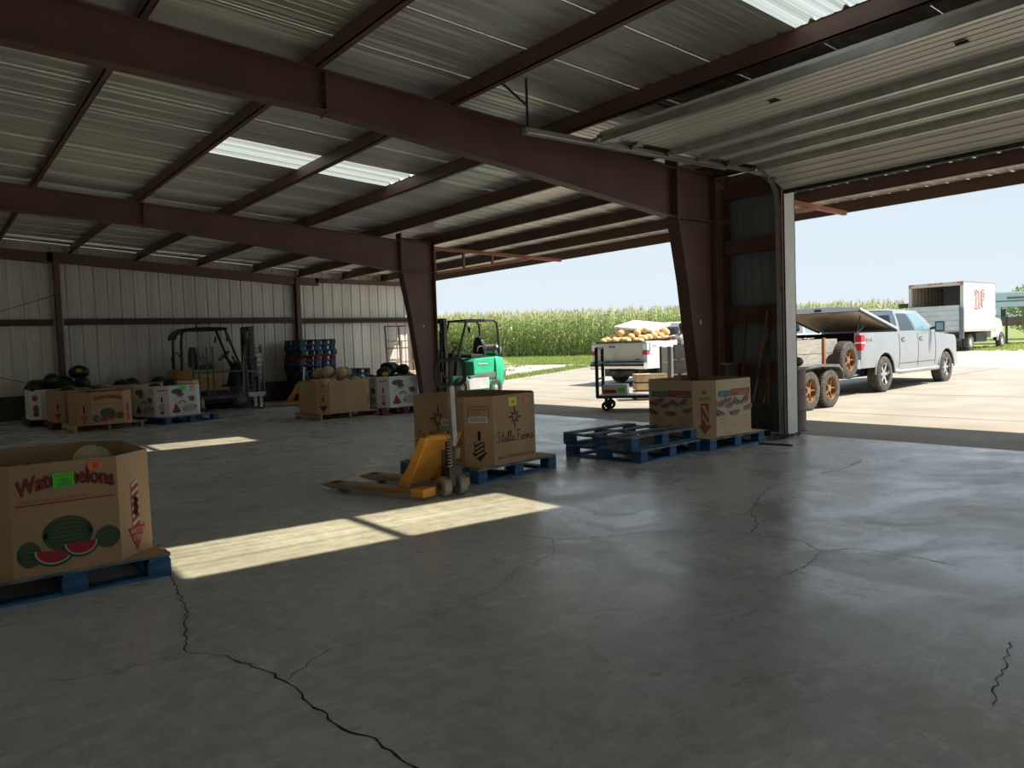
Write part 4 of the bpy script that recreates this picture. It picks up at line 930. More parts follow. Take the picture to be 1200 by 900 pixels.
t, F = plain_bin('brown carton of mixed melons between the wall and the white carton', 'cardboard', (3.62, 19.45), 0.03, 'dark wooden pallet of the mixed melon carton', 'dark_wood', 1.12, 1.1, .66)
for x, y, z, k in ((3.3, 19.15, .74, 'c'), (3.45, 19.5, .82, 'c'), (3.7, 19.2, .75, 'w'), (3.9, 19.5, .80, 'w'), (3.85, 19.2, .72, 'c'), (3.6, 19.8, .80, 'c')): melon(k, (x, y, z), ('tan cantaloupe' if k == 'c' else 'dark watermelon') + ' in the carton of mixed melons by the wall', 'melons in the mixed carton')
t, F = plain_bin('pale open carton behind the white carton near the ladder cart', 'cardboard_pale', (4.77, 19.60), 0.0, 'dark wooden pallet behind the white carton near the ladder cart', 'dark_wood', 1.1, 1.1, .68)
for x, y, z in ((4.45, 19.35, .80), (4.8, 19.4, .70), (4.55, 19.75, .72)): melon('w', (x, y, z), 'dark watermelon in the pale open carton near the wall', 'watermelons in the pale carton')

# ---------------- tall pallet stack by the gable wall
order = ['dark', 'blue', 'dark', 'teal', 'dark', 'blue', 'dark', 'blue', 'red', 'teal', 'blue', 'teal']
first = {}
for i, k in enumerate(order):
    rank = ('topmost', 'second from the top', 'third from the top', 'fourth from the top', 'fifth from the top', 'sixth from the top', 'seventh from the top', 'eighth from the top', 'ninth from the top', 'third from the floor', 'second from the floor', 'lowest')[11 - i]
    lab = {'red': 'red', 'dark': 'dark weathered', 'blue': 'blue', 'teal': 'teal'}[k] + ' pallet, ' + rank + ' in the tall pallet stack'
    loc = (8.78 + random.uniform(-.03, .03), 20.72 + random.uniform(-.03, .03), i * .1445); rz = random.uniform(-.02, .02)
    if k not in first: first[k] = block_pallet(lab, 'pallets in the tall stack', 1.02, 1.2, k + '_paint_wood', k + '_paint_wood', loc, rz)
    else: copy_tree(first[k], None, loc, rz, lab)
for i in range(6): copy_tree(first['dark' if i % 2 else 'blue'], None, (9.93, 20.95, i * .1445), .02, ('dark' if i % 2 else 'blue') + ' pallet, ' + ('lowest', 'second', 'third', 'fourth', 'fifth', 'topmost')[i] + ' in the lower stack beside the tall one', 'pallets in the lower stack')

# ================================================================ pallet jacks
def arc(cx, cz, rx, rz, a0, a1, n): return [(cx + rx * math.cos(a0 + (a1 - a0) * i / n), cz + rz * math.sin(a0 + (a1 - a0) * i / n)) for i in range(n + 1)]
def pallet_jack(label, paint, forkm, loc, rz, turn):
    t = thing('pallet_jack', label, 'pallet jack', loc, rz)
    for s in (-1, 1):
        y = s * 0.26; f = MB()
        prof = [(0.16, 0.05), (1.22, 0.035), (1.34, 0.055), (1.36, 0.07), (1.28, 0.088), (0.16, 0.095)]
        f.prism([(x, z) for x, z in prof], 'y', y - 0.08, y + 0.08)
        fo = f.build('fork', forkm, t, bevel=0.008)
        r = MB(); r.cyl((1.12, y - 0.045, 0.037), (1.12, y + 0.045, 0.037), 0.036, 16); r.build('load_roller', 'grey_wheel', fo, smooth=30)
        sl = MB(); sl.box(1.16, y - 0.05, 0.0905, 1.27, y + 0.05, 0.0915); sl.build('tip_slot', 'hole_dark', fo)
        a = MB(); a.prism([(0.30, 0.09), (0.42, 0.09), (0.14, 0.56), (0.06, 0.56)], 'y', s * 0.25 - 0.01, s * 0.25 + 0.01)
        a.bar((0.42, s * 0.25, 0.10), (0.13, s * 0.16, 0.565), 0.05, 0.03)
        a.build('side_arm', paint, t, bevel=0.003)
        e = MB(); e.box(0.05, s * 0.26 - 0.09, 0.03, 0.20, s * 0.26 + 0.09, 0.11); e.build('heel_block', paint, t, bevel=0.01)
    p = MB(); p.grid([[(0.405, y, 0.10) for y in (-.25, .25)], [(0.26, y, 0.34) for y in (-.235, .235)], [(0.12, y, 0.555) for y in (-.18, .18)]])
    p.grid([[(0.39, y, 0.10) for y in (-.25, .25)], [(0.245, y, 0.34) for y in (-.235, .235)], [(0.105, y, 0.555) for y in (-.18, .18)]])
    p.build('front_panel', paint, t, normals=False)
    c = MB(); pts = [(0.14, -.18)] + [(.02 + .06 * math.cos(a), .12 * math.sin(a)) for a in np.linspace(-PI / 2, -3 * PI / 2, 9)] + [(0.14, .18)]
    c.prism(pts, 'z', 0.53, 0.575); c.build('top_cap', paint, t, bevel=0.008)
    lb = MB(); lb.add([(0.412 - 0.6 * (z - .1) + .004, y, z) for z in (.2, .38) for y in (-.07, .05)], [(0, 1, 3, 2)]); lb.build('warning_label', 'sticker_white', t, normals=False)
    sb = MB(); sb.add([(0.10, -.262, .30), (0.19, -.262, .30), (0.17, -.262, .40), (0.08, -.262, .40)], [(0, 1, 2, 3)]); sb.build('rating_plate', 'sticker_white', t, normals=False)
    R = (0, 0, turn)
    pm = MB(); pm.cyl((0, 0, 0.19), (0, 0, 0.50), 0.05, 16); pm.cyl((0.06, 0.03, 0.20), (0.06, 0.03, 0.42), 0.03, 12); pm.cbox((0.0, 0, .23), (.16, .13, .10)); pm.cyl((0, 0, .5), (0, 0, .6), .024, 12); pm.build('pump', 'black_paint', t, smooth=30, rot=R)
    sp = MB(); sp.tube([(-.075 + .022 * math.cos(i * .9), .05 + .022 * math.sin(i * .9), .28 + i * .0042) for i in range(70)], .005, 5); sp.build('return_spring', 'steel', t, rot=R)
    ax = MB(); ax.cyl((0, -.13, .095), (0, .13, .095), .02, 10); ax.cbox((0, 0, .15), (.07, .06, .12)); ax.build('steering_axle', 'dark_steel', t, rot=R)
    for s in (-1, 1):
        w = MB(); w.lathe([(0.03, -.035), (.06, -.03), (.078, -.03), (.086, -.038), (.095, -.03), (.095, .03), (.086, .038), (.078, .03), (.06, .03), (.03, .035)], 28, (0, 0, 0), 'y'); 
        d = Matrix.Rotation(turn, 3, 'Z') @ Vector((0, s * .085, .095))
        wo = w.build('steer_wheel', 'grey_wheel', t, smooth=35, loc=d, rot=R)
        h = MB(); h.cyl((0, -.041, 0), (0, .041, 0), .03, 14); h.cyl((0, -.045, 0), (0, .045, 0), .012, 8); h.build('hub', 'dark_steel', wo)
    hb = MB(); hb.bar((-.03, -.02, .50), (-.045, 0, 1.02), .05, .05, up=(0, 1, 0)); hb.bar((-.03, 0, .47), (-.035, 0, .62), .09, .035, up=(0, 1, 0)); hb.build('tiller_bar', 'steel', t, rot=R, bevel=.006)
    lp = MB(); hw, hh = .155, .115
    path = [(hw - .07 + .07 * math.cos(a), hh - .07 + .07 * math.sin(a)) for a in np.linspace(0, PI / 2, 6)] + [(-hw + .07 + .07 * math.cos(a), hh - .07 + .07 * math.sin(a)) for a in np.linspace(PI / 2, PI, 6)] + [(-hw + .07 + .07 * math.cos(a), -hh + .07 + .07 * math.sin(a)) for a in np.linspace(PI, 1.5 * PI, 6)] + [(hw - .07 + .07 * math.cos(a), -hh + .07 + .07 * math.sin(a)) for a in np.linspace(1.5 * PI, 2 * PI, 6)]
    lp.tube([(-.05, a, 1.14 + b) for a, b in path], .019, 8, closed=True); lp.build('handle_loop', 'black_rubber', t, smooth=60, rot=R)
    lv = MB(); lv.bar((-.05, 0, 1.02), (-.05, 0, 1.24), .035, .02, up=(0, 1, 0)); lv.tube([(-.05, .0, 1.08), (-.06, .07, 1.10), (-.06, .09, 1.15)], .008, 6); lv.tube([(-.08, .03, .56), (-.085, .045, .63), (-.075, .05, .70), (-.06, .03, .74)], .006, 6); lv.build('release_lever', 'dark_steel', t, rot=R)
    return t
pallet_jack('yellow pallet jack with worn forks in the middle of the floor', 'jack_yellow', 'fork_worn', (3.85, 5.98, 0), math.atan2(.944, -.33), -.38)
pallet_jack('orange pallet jack parked in front of the tall pallet stack', 'jack_orange', 'raw_wood', (8.05, 19.55, 0), math.atan2(.46, -.89), 0.9)

# ================================================================ forklifts
def tyre_wheel(parent, name, loc, r, w, side, tm='tyre', rim='steel', rr=0.6):
    b = MB(); h = w / 2
    b.lathe([(r * rr, -h), (r * .82, -h * 1.02), (r * .95, -h * .9), (r, -h * .7), (r, h * .7), (r * .95, h * .9), (r * .82, h * 1.02), (r * rr, h)], 32, (0, 0, 0), 'y', closed=True)
    o = b.build(name, tm, parent, smooth=35, loc=loc)
    q = MB(); q.lathe([(r * rr, -h * .8), (r * rr * .95, side * h * .55 - .02), (r * .25, side * h * .45), (r * .22, side * h * .8), (.01, side * h * .82)], 24, (0, 0, 0), 'y')
    for k in range(6):
        a = k * PI / 3; q.cyl((r * .33 * math.cos(a), side * h * .4, r * .33 * math.sin(a)), (r * .33 * math.cos(a), side * h * .75, r * .33 * math.sin(a)), r * .035, 6)
    q.build('rim', rim, o, smooth=30, normals=True); return o
def forklift(label, body, accent, loc, rz, style):
    t = thing('forklift', label, 'forklift', loc, rz)
    WB = 1.22; rear, front = -WB / 2, WB / 2
    G = 'grey_paint'
    # chassis side skirts
    c = MB(); c.prism([(-.86, .22), (-.80, .50), (-.42, .50), (-.36, .30), (.28, .30), (.36, .55), (.86, .60), (.86, .30), (.60, .16), (-.30, .14)], 'y', -.44, .44); c.build('chassis', body if style == 'green' else 'black_paint', t, bevel=.02)
    for s in (-1, 1):
        sp = MB(); sp.prism([(-.36, .50), (-.36, .20), (.34, .20), (.34, .46), (.2, .50)], 'y', s * .44 - .012, s * .44 + .035 * s)
        sp.build('step_panel', 'pale_grey_paint' if style == 'green' else 'black_paint', t, bevel=.008)
    # mid band
    b = MB(); b.prism([(-.98, .48), (-.98, .66), (-.30, .62), (.30, .56), (.30, .48)], 'y', -.47, .47); b.build('deck_band', G if style == 'green' else 'mustard_paint', t, bevel=.012)
    # counterweight
    cw = MB(); rows = []
    for z, x0, w in ((.22, -.98, .42), (.35, -1.03, .47), (.60, -1.05, .49), (.88, -1.03, .48), (1.02, -.99, .45), (1.06, -.94, .42)):
        ring = [(-.62, -w, z), (x0 + .18, -w, z), (x0 + .05, -w * .82, z), (x0, -w * .5, z), (x0, w * .5, z), (x0 + .05, w * .82, z), (x0 + .18, w, z), (-.62, w, z)]; rows.append(ring)
    cw.grid(rows); cw.add(rows[-1], [tuple(range(8))]); cw.add(rows[0], [tuple(range(8))]); cw.add([r[0] for r in rows] + [r[-1] for r in rows], [(i, i + 1, len(rows) + i + 1, len(rows) + i) for i in range(len(rows) - 1)])
    cw.build('counterweight', body if style == 'green' else 'mustard_paint', t, smooth=35)
    # hood
    h = MB(); h.prism([(-.72, .62), (-.74, 1.0), (-.66, 1.05), (.06, 1.02), (.14, .94), (.12, .58)], 'y', -.43, .43); hd = h.build('engine_hood', body if style == 'green' else accent, t, bevel=.03)
    
    for q in (-.444, .436): lab = MB(); lab.box(-.35, q, .86, -.02, q + .008, .885); lab.build('side_lettering', 'sticker_white', hd)
    # seat
    s = MB(); s.prism([(-.42, 1.03), (-.42, 1.13), (.02, 1.16), (.06, 1.12), (.05, 1.04)], 'y', -.24, .24); se = s.build('seat', 'black_paint', t, bevel=.03)
    k = MB(); rows = []
    for i in range(9):
        a = PI * i / 8; rows.append([(-.40 - x_, .23 * math.cos(a), 1.12 + .50 * math.sin(a) ** .5) for x_ in (0.0, .10)])
    bk = MB(); pts = [(.23 * math.cos(a) if True else 0, 1.10 + .52 * (abs(math.sin(a)) ** .6)) for a in np.linspace(0, PI, 14)]
    bk.prism(pts, 'x', -.50, -.38); bk.build('seat_back', 'black_paint', se, bevel=.025)
    for q in (-.26, .26): ar = MB(); ar.tube([(-.40, q, 1.12), (-.42, q, 1.30), (-.30, q, 1.36), (-.18, q, 1.33), (-.14, q, 1.2)], .016, 8); ar.build('hip_guard', 'dark_steel', se, smooth=60)
    # cowl, floor, steering
    fl_ = MB(); fl_.box(.1, -.42, .50, .62, .42, .54); fl_.build('floor_plate', 'black_paint', t)
    co = MB(); co.prism([(.48, .54), (.62, 1.16), (.76, 1.20), (.84, .98), (.84, .54)], 'y', -.36, .36); co.build('dash_cowl', 'black_paint', t, bevel=.03)
    st = MB(); st.cyl((.60, .0, 1.10), (.36, .0, 1.36), .028, 10); ctr = Vector((.35, 0, 1.37)); nrm = Vector((-.68, 0, .73)); a1 = Vector((0, 1, 0)); a2 = nrm.cross(a1)
    st.tube([ctr + (a1 * math.cos(x) + a2 * math.sin(x)) * .17 for x in np.linspace(0, 2 * PI, 22)[:-1]], .014, 7, closed=True)
    for x in (0, 2.1, 4.2): st.tube([ctr, ctr + (a1 * math.cos(x) + a2 * math.sin(x)) * .17], .009, 6)
    st.build('steering_wheel', 'black_rubber', t, smooth=50)
    for q in (-.30, -.24, -.18): lv = MB(); lv.tube([(.60, q, 1.12), (.50, q, 1.32)], .008, 6); lv.ell((.49, q, 1.335), (.018, .018, .018), 8, 6); lv.build('hydraulic_lever', 'black_rubber', t)
    # overhead guard
    zt = 2.06
    for s_ in (-1, 1):
        y = s_ * .40
        g = MB(); g.tube([(-.82, y, .95), (-.80, y, 1.75), (-.76, y * .97, zt - .08), (-.66, y * .95, zt)], .034, 8); g.build('guard_post', 'black_paint', t, smooth=40)
        g = MB(); g.tube([(.72, y, .60), (.66, y, 1.02), (.30, y * .96, zt - .03)], .032, 8); g.build('guard_post', 'black_paint', t, smooth=40)
        g = MB(); g.tube([(-.70, y * .95, zt), (.34, y * .96, zt)], .034, 8); g.build('guard_rail', 'black_paint', t, smooth=40)
    for x in np.linspace(-.68, .33, 8):
        g = MB(); g.bar((x, -.38, zt), (x, .38, zt), .03, .05); g.build('guard_bar', 'black_paint', t)
    if style == 'dark':
        cn = MB(); cn.grid([[(x, y, z) for y in (-.42, .42)] for x, z in ((-.92, 1.82), (-.90, 1.92), (-.80, 2.03), (-.55, 2.10), (-.2, 2.12), (.35, 2.10))]); cn.grid([[(x, y, z - .02) for y in (-.42, .42)] for x, z in ((-.92, 1.82), (-.90, 1.92), (-.80, 2.03), (-.55, 2.10), (-.2, 2.12), (.35, 2.10))]); cn.build('guard_canopy', 'black_paint', t, normals=False)
    # mast
    for s_ in (-1, 1):
        m = MB(); m.box(.92, s_ * .30 - .05, .12, 1.02, s_ * .30 + .05, 2.10); m.box(.96, s_ * .235 - .03, .12, 1.06, s_ * .235 + .03, 2.05); m.build('mast_rail', 'dark_steel', t)
    m = MB()
    for z in (.35, 1.15, 2.04): m.box(.90, -.30, z - .05, .93, .30, z + .05)
    m.cyl((.98, -.12, .2), (.98, -.12, 1.8), .035, 10); m.cyl((.98, .12, .2), (.98, .12, 1.8), .035, 10); m.box(.93, -.34, 2.07, 1.04, .34, 2.12); m.build('mast_crosshead', 'dark_steel', t)
    ch = MB(); ch.box(1.03, -.03, .25, 1.045, .03, 1.95); ch.build('lift_chain', 'steel', t)
    ca = MB(); ca.box(1.07, -.48, .30, 1.11, .48, .42); ca.box(1.07, -.48, .68, 1.11, .48, .78)
    for y in np.linspace(-.46, .46, 7): ca.box(1.075, y - .012, .78, 1.095, y + .012, 1.25)
    ca.box(1.07, -.48, 1.25, 1.1, .48, 1.29); ca.build('carriage', 'dark_steel', t)
    for y in (-.25, .25):
        f = MB(); f.box(1.11, y - .055, .08, 1.155, y + .055, .72); f.prism([(1.11, .05), (1.92, .05), (1.96, .062), (1.155, .09), (1.11, .09)], 'y', y - .055, y + .055); f.build('fork', 'dark_steel', t)
    # wheels
    for s_ in (-1, 1):
        tyre_wheel(t, 'drive_wheel', (front, s_ * .42, .27), .27, .20, s_, 'tyre', 'grey_wheel', .55); tyre_wheel(t, 'steer_wheel', (rear, s_ * .40, .225), .225, .17, s_, 'tyre', 'pale_grey_paint' if style == 'green' else 'grey_wheel', .58)
    for s_ in (-1, 1): mr = MB(); mr.ell((.30, s_ * .50, 1.80), (.02, .05, .085), 10, 8); mr.cyl((.32, s_ * .40, 1.92), (.30, s_ * .50, 1.84), .008, 6); mr.build('mirror', 'black_paint', t, smooth=50)
    wl_ = MB(); wl_.cyl((-.80, -.30, 1.92), (-.80, -.30, 1.98), .04, 10); wl_.build('warning_lamp', 'lamp_orange', t)
    if style == 'green':
        lp = MB(); pr = [(.02, -.36), (.12, -.33), (.155, -.27), (.155, .27), (.12, .33), (.02, .36)]
        lp.lathe(pr, 22, (-.86, 0, 1.24), 'y'); ta = lp.build('gas_tank', 'steel', t, smooth=50)
        tr_ = MB(); tr_.tube([(-.86 + .17 * math.cos(a), .30, 1.24 + .17 * math.sin(a)) for a in np.linspace(-.5, 3.6, 10)], .014, 6); tr_.tube([(-.86 + .17 * math.cos(a), -.30, 1.24 + .17 * math.sin(a)) for a in np.linspace(-.5, 3.6, 10)], .014, 6); tr_.build('tank_strap', 'dark_steel', ta)
    else:
        ho = MB(); ho.tube([(-.92, -.1, 1.05), (-.98, -.1, 1.35), (-.85, -.1, 1.5), (-.72, -.1, 1.3), (-.74, -.1, 1.05)], .018, 8); ho.tube([(-.5, -.3, 1.05), (-.42, -.34, 1.4), (-.28, -.34, 1.45), (-.25, -.34, 1.2)], .012, 8); ho.build('charging_cable', 'black_rubber', t, smooth=60)
        bl = MB(); bl.cyl((-.3, 0, 2.10), (-.3, 0, 2.19), .035, 12); bl.build('beacon', 'lamp_orange', t)
    return t
forklift('green and black gas forklift parked beyond the column', 'green_forklift_paint', 'green_forklift_paint', (12.0, 17.6, 0.03), math.radians(184), 'green')
forklift('black and mustard forklift parked along the gable wall', 'black_paint', 'mustard_paint', (6.05, 20.72, 0.0), 0.0, 'dark')

# ================================================================ ladder cart
t = thing('stock_cart', 'dark green rolling stock cart with a step ladder end', 'cart', (6.10, 19.50, 0), 0.0)
b = MB()
for y in (-.24, .24): b.bar((-.78, y, .36), (.78, y, .36), .05, .06)
for x in (-.78, 0, .78): b.bar((x, -.24, .36), (x, .24, .36), .05, .06)
b.box(-.75, -.23, .375, .42, .23, .39); b.build('deck', 'ladder_green', t)
for x in (-.76, -.42):
    for y in (-.24, .24): MB().bar((x, y, .36), (x, y, 1.60), .032, .032, up=(0, 1, 0)).build('upright', 'ladder_green', t)
MB().bar((-.76, -.24, .98), (.62, -.24, .98), .03, .03).build('hand_rail', 'ladder_green', t); MB().bar((-.76, .24, .98), (.62, .24, .98), .03, .03).build('hand_rail', 'ladder_green', t)
for x in (.40, .80):
    MB().bar((x, -.30, .30), (x - .02, -.16, 1.62), .035, .035, up=(0, 1, 0)).build('ladder_rail', 'ladder_green', t)
    MB().tube([(x + .03, .20, .36), (x + .03, .16, .9), (x + .02, .02, 1.40), (x, -.17, 1.46)], .016, 8).build('ladder_rail', 'galv', t, smooth=40)
for i in range(10):
    z = .50 + i * .115; y = -.30 + .14 * (z - .3) / 1.32; MB().box(.40, y - .02, z - .012, .80, y + .13 - .008 * i, z + .006).build('step', 'pale_grey_paint' if i == 4 else 'ladder_green', t)
MB().box(.38, -.31, .33, .82, -.10, .44).build('bottom_step', 'pale_grey_paint', t)
for z in (1.36, 1.24, 1.10): MB().box(.66, -.24 + .05 * (z - 1), z - .05, .78, -.235 + .05 * (z - 1), z + .05).build('notice', 'sticker_white', t)
for x in (-.70, .72):
    for y in (-.20, .20):
        w = MB(); w.lathe([(.02, -.022), (.085, -.022), (.085, .022), (.02, .022)], 22, (0, 0, 0), 'y'); wo = w.build('caster', 'black_rubber', t, smooth=35, loc=(x, y, .085)); h = MB(); h.cyl((0, -.026, 0), (0, .026, 0), .045, 12); h.build('hub', 'galv', wo); k = MB(); k.box(-.035, -.035, .03, .035, -.028, .26); k.box(-.035, .028, .03, .035, .035, .26); k.build('fork', 'galv', wo)

# ================================================================ gate panel by the gable wall
t = thing('gate_panel', 'brown tubular steel gate panel leaning on the gable wall', 'gate', (0, 0, 0))
for x in (11.60, 12.08, 12.56): MB().bar((x, 21.38 - .0, 0.02), (x, 21.50, 2.13), .045, .045, up=(0, 1, 0)).build('upright', 'brown_steel', t)
for z, w in ((2.11, .04), (1.64, .022), (1.42, .035), (.98, .03), (.55, .03), (.05, .04)):
    y = 21.38 + (z / 2.13) * .12; MB().bar((11.58, y, z), (12.58, y, z), w, w).build('rail', 'brown_steel', t)
t = thing('wooden_crate', 'pale wooden crate in front of the gate panel', 'crate', (12.1, 20.6, 0), 0.1)
for z in (.08, .26, .44, .62):
    for y in (-.3, .3): MB().box(-.4, y - .01, z - .07, .4, y + .01, z + .07).build('slat', 'raw_wood', t)
    for x in (-.4, .4): MB().box(x - .01, -.3, z - .07, x + .01, .3, z + .07).build('slat', 'raw_wood', t)
MB().box(-.4, -.3, 0, .4, .3, .02).build('base', 'raw_wood', t); MB().box(-.42, -.32, .69, .42, .32, .71).build('lid', 'raw_wood', t)

# ================================================================ platform cart outside
t = thing('platform_cart', 'dark green steel platform cart with open post handle', 'cart', (10.93, 11.30, 0), math.atan2(-.8, .6))
d = MB(); d.box(-.02, -.40, .26, 1.45, .40, .31); d.build('deck', 'cart_green', t)
MB().box(0, -.38, .311, 1.43, .38, .318).build('deck_sheet', 'pale_grey_paint', t)
for y in (-.38, .38): MB().bar((0, y, .28), (0, y, 1.27), .06, .06, up=(0, 1, 0)).build('post', 'cart_green', t)
for z in (1.25, .96, .64): MB().bar((0, -.38, z), (0, .38, z), .045 if z > 1 else .03, .045 if z > 1 else .03).build('rail', 'cart_green', t)
for x in (.16, 1.25):
    for y in (-.28, .28):
        w = MB(); w.lathe([(.05, -.03), (.075, -.03), (.10, -.025), (.10, .025), (.075, .03), (.05, .03)], 24, (0, 0, 0), 'y', closed=True)
        for k in range(5): a = k * 2 * PI / 5; w.bar((0, 0, 0), (.07 * math.cos(a), 0, .07 * math.sin(a)), .02, .016, up=(0, 1, 0))
        w.cyl((0, -.035, 0), (0, .035, 0), .02, 10); wo = w.build('caster', 'black_rubber', t, smooth=35, loc=(x, y, .10)); k = MB(); k.box(-.03, -.045, 0, .03, -.038, .16); k.box(-.03, .038, 0, .03, .045, .16); k.box(-.05, -.05, .15, .05, .05, .165); k.build('fork', 'cart_green', wo)
t = thing('produce_box', 'small white produce box with red and green print on the platform cart', 'box', (11.14, 11.06, .318), math.atan2(-.8, .6))
MB().box(-.24, -.16, 0, .24, .16, .20).build('box_body', 'white_carton', t, bevel=.004)
MB().box(-.23, -.163, .03, .02, -.1605, .10).build('red_print', 'ink_red', t); MB().box(.04, -.163, .04, .20, -.1605, .13).build('green_print', 'sticker_green', t); MB().box(-.243, -.13, .02, -.2405, .12, .17).build('end_print', 'ink_brown', t)
MB().box(-.24, -.02, .201, .24, .02, .2025).build('tape', 'tan', t)

# ================================================================ bulk boxes outside
t = thing('bulk_box', 'grey weathered plywood bulk box on runners outside the column', 'box', (14.62, 12.02, 0), math.radians(-38))
for z0, z1 in ((.16, .50), (.51, .84), (.85, 1.20)):
    MB().box(-.60, -.50, z0, .60, -.475, z1).build('board', 'grey_wood', t); MB().box(-.60, .475, z0, .60, .50, z1).build('board', 'grey_wood', t)
    MB().box(-.60, -.475, z0, -.575, .475, z1).build('board', 'plank_white', t); MB().box(.575, -.475, z0, .60, .475, z1).build('board', 'plank_white', t)
MB().box(-.58, -.48, .15, .58, .48, .17).build('floor_board', 'grey_wood', t)
for x in (-.5, 0, .5): MB().box(x - .05, -.50, 0, x + .05, .50, .15).build('runner', 'raw_wood', t)
for x in (-.60, .60):
    for y in (-.5, .5): MB().box(x - .035, y - .035, .12, x + .035, y + .035, 1.22).build('corner_post', 'dark_steel', t)
t = thing('wooden_crate', 'pale pinkish wooden crate beside the grey bulk box', 'crate', (13.55, 12.35, 0), math.radians(-38))
for z in (.14, .32, .50):
    for s in (-1, 1):
        MB().box(-.35, s * .28 - .012, z - .075, .35, s * .28 + .012, z + .075).build('slat', 'raw_wood', t); MB().box(s * .35 - .012, -.28, z - .075, s * .35 + .012, .28, z + .075).build('slat', 'raw_wood', t)
MB().box(-.34, -.27, .04, .34, .27, .06).build('base', 'raw_wood', t)
for s in (-1, 1): MB().box(-.36, s * .2 - .04, 0, .36, s * .2 + .04, .05).build('runner', 'old_wood', t)
MB().box(-.36, -.29, .58, .36, .29, .60).build('lid', 'raw_wood', t)

# ================================================================ barrel, tools and scraps by the front wall
t = thing('steel_drum', 'brown steel drum standing outside behind the white door trim', 'drum', (9.96, 6.46, 0))
MB().lathe([(.01, 0), (.28, 0), (.285, .02), (.28, .03), (.28, .28), (.292, .30), (.28, .32), (.28, .58), (.292, .60), (.28, .62), (.28, .86), (.288, .88), (.27, .88), (.265, .86), (.01, .86)], 40).build('drum_shell', 'barrel_brown', t, smooth=30)
MB().cyl((.15, 0, .86), (.15, 0, .875), .03, 12).build('bung', 'dark_steel', t)
t = thing('lumber_scrap', 'old plywood offcut lying on the brown drum', 'board', (9.97, 6.46, .88)); MB().cbox((0, 0, .012), (.62, .5, .022), .3).build('board', 'old_wood', t)
o = melon('s', (9.90, 6.24, .99), 'small green melon on the brown drum', None, .55)
def pole(name, label, p0, p1, r, m, cat, extra=None):
    t = thing(name, label, cat, p0); d = Vector(p1) - Vector(p0); MB().tube([(0, 0, 0), d * .5, d], [r, r * .92, r * .85], 10).build('handle', m, t, smooth=50)
    if extra: extra(t, d)
    return t
def scoop(t, d):
    rows = []
    for i in range(8):
        z = -.0 + i * .065; w = .17 + .03 * math.sin(i / 7 * PI); k = []
        for j in range(9):
            a = -1 + j / 4; k.append((-.02 - .05 * a * a - .0 + .02 * (1 - i / 7), w * a, z))
        rows.append(k)
    b = MB(); b.grid(rows); b.grid([[(x + .006, y, z) for x, y, z in r] for r in rows]); b.build('scoop_blade', 'dark_steel', t, smooth=60, normals=False)
    MB().cyl((0, 0, .42), (d.x * .4 / 1.0, d.y * .3, .58), .022, 10).build('socket', 'dark_steel', t)
s = pole('scoop_shovel', 'dark scoop shovel leaning blade down on the front wall', (9.12, 6.30, 0.01), (9.38, 6.33, 1.28), .018, 'dark_wood', 'shovel', scoop)
pole('tool_handle', 'orange-brown wooden tool handle leaning beside the scoop shovel', (9.10, 6.50, 0.0), (9.38, 6.34, 1.72), .017, 'handle_wood', 'tool')
pole('tool_handle', 'dark wooden tool handle standing close to the orange-brown one', (9.20, 6.28, 0.0), (9.38, 6.30, 1.70), .017, 'dark_wood', 'tool')
pole('tool_handle', 'brown wooden tool handle leaning on the front wall by the carton', (9.16, 6.72, 0.0), (9.37, 6.66, 1.72), .017, 'dark_wood', 'tool')
pole('pry_bar', 'long black bar slanting across the front wall', (8.98, 6.56, 0.0), (9.30, 6.22, 1.50), .014, 'black_paint', 'bar')
t = thing('storage_tub', 'grey metal tub standing on a crate behind the melon pattern carton', 'tub', (9.15, 6.92, .70)); b = MB(); b.prism([(-.13, 0), (.13, 0), (.15, .30), (-.15, .30)], 'y', -.14, .14); b.build('tub_body', 'grey_paint', t, bevel=.01); MB().box(-.16, -.15, .29, .16, .15, .305).build('rim', 'galv', t)
t = thing('wooden_crate', 'dark crate under the grey metal tub', 'crate', (9.15, 6.92, 0)); MB().box(-.17, -.16, 0, .17, .16, .70).build('crate_body', 'dark_wood', t, bevel=.005); MB().box(-.172, -.165, .32, .172, .165, .36).build('band', 'dark_steel', t)
for i, (y, h, x) in enumerate(((7.30, 1.18, 9.24), (7.42, 1.12, 9.16), (7.36, 1.22, 9.36))):
    o = MB().box(x - .02, y - .05, 0, x + .02, y + .05, h).build('lumber_board', 'old_wood'); tag(o, ('short upright board', 'middle upright board', 'taller upright board')[i] + ' propped between column and front wall', 'board', 'boards by the column')
# chain pile and wood strip on the floor by the jamb
t = thing('chain_pile', 'black chain lying in a pile at the foot of the door jamb', 'chain', (9.15, 5.93, 0)); r = random.Random(5)
for i in range(26):
    a = r.uniform(0, PI); x, y = r.uniform(-.40, .32), r.uniform(-.05, .05); b = MB(); R = Matrix.Rotation(a, 3, 'Z') @ Matrix.Rotation(r.choice((0, 1.1)), 3, 'X')
    b.tube([R @ Vector((.030 * math.cos(k), .017 * math.sin(k), 0)) + Vector((x, y, .022 + r.uniform(0, .02))) for k in np.linspace(0, 2 * PI, 11)[:-1]], .007, 6, closed=True); b.build('chain_link', 'dark_steel', t)
o = MB().bar((8.50, 5.72, .012), (8.66, 5.55, .012), .05, .02); o = MB().bar((8.44, 5.86, .012), (8.52, 5.44, .012), .045, .02).build('wood_strip', 'dark_wood'); tag(o, 'thin brown wood strip lying on the floor near the chain', 'wood strip')

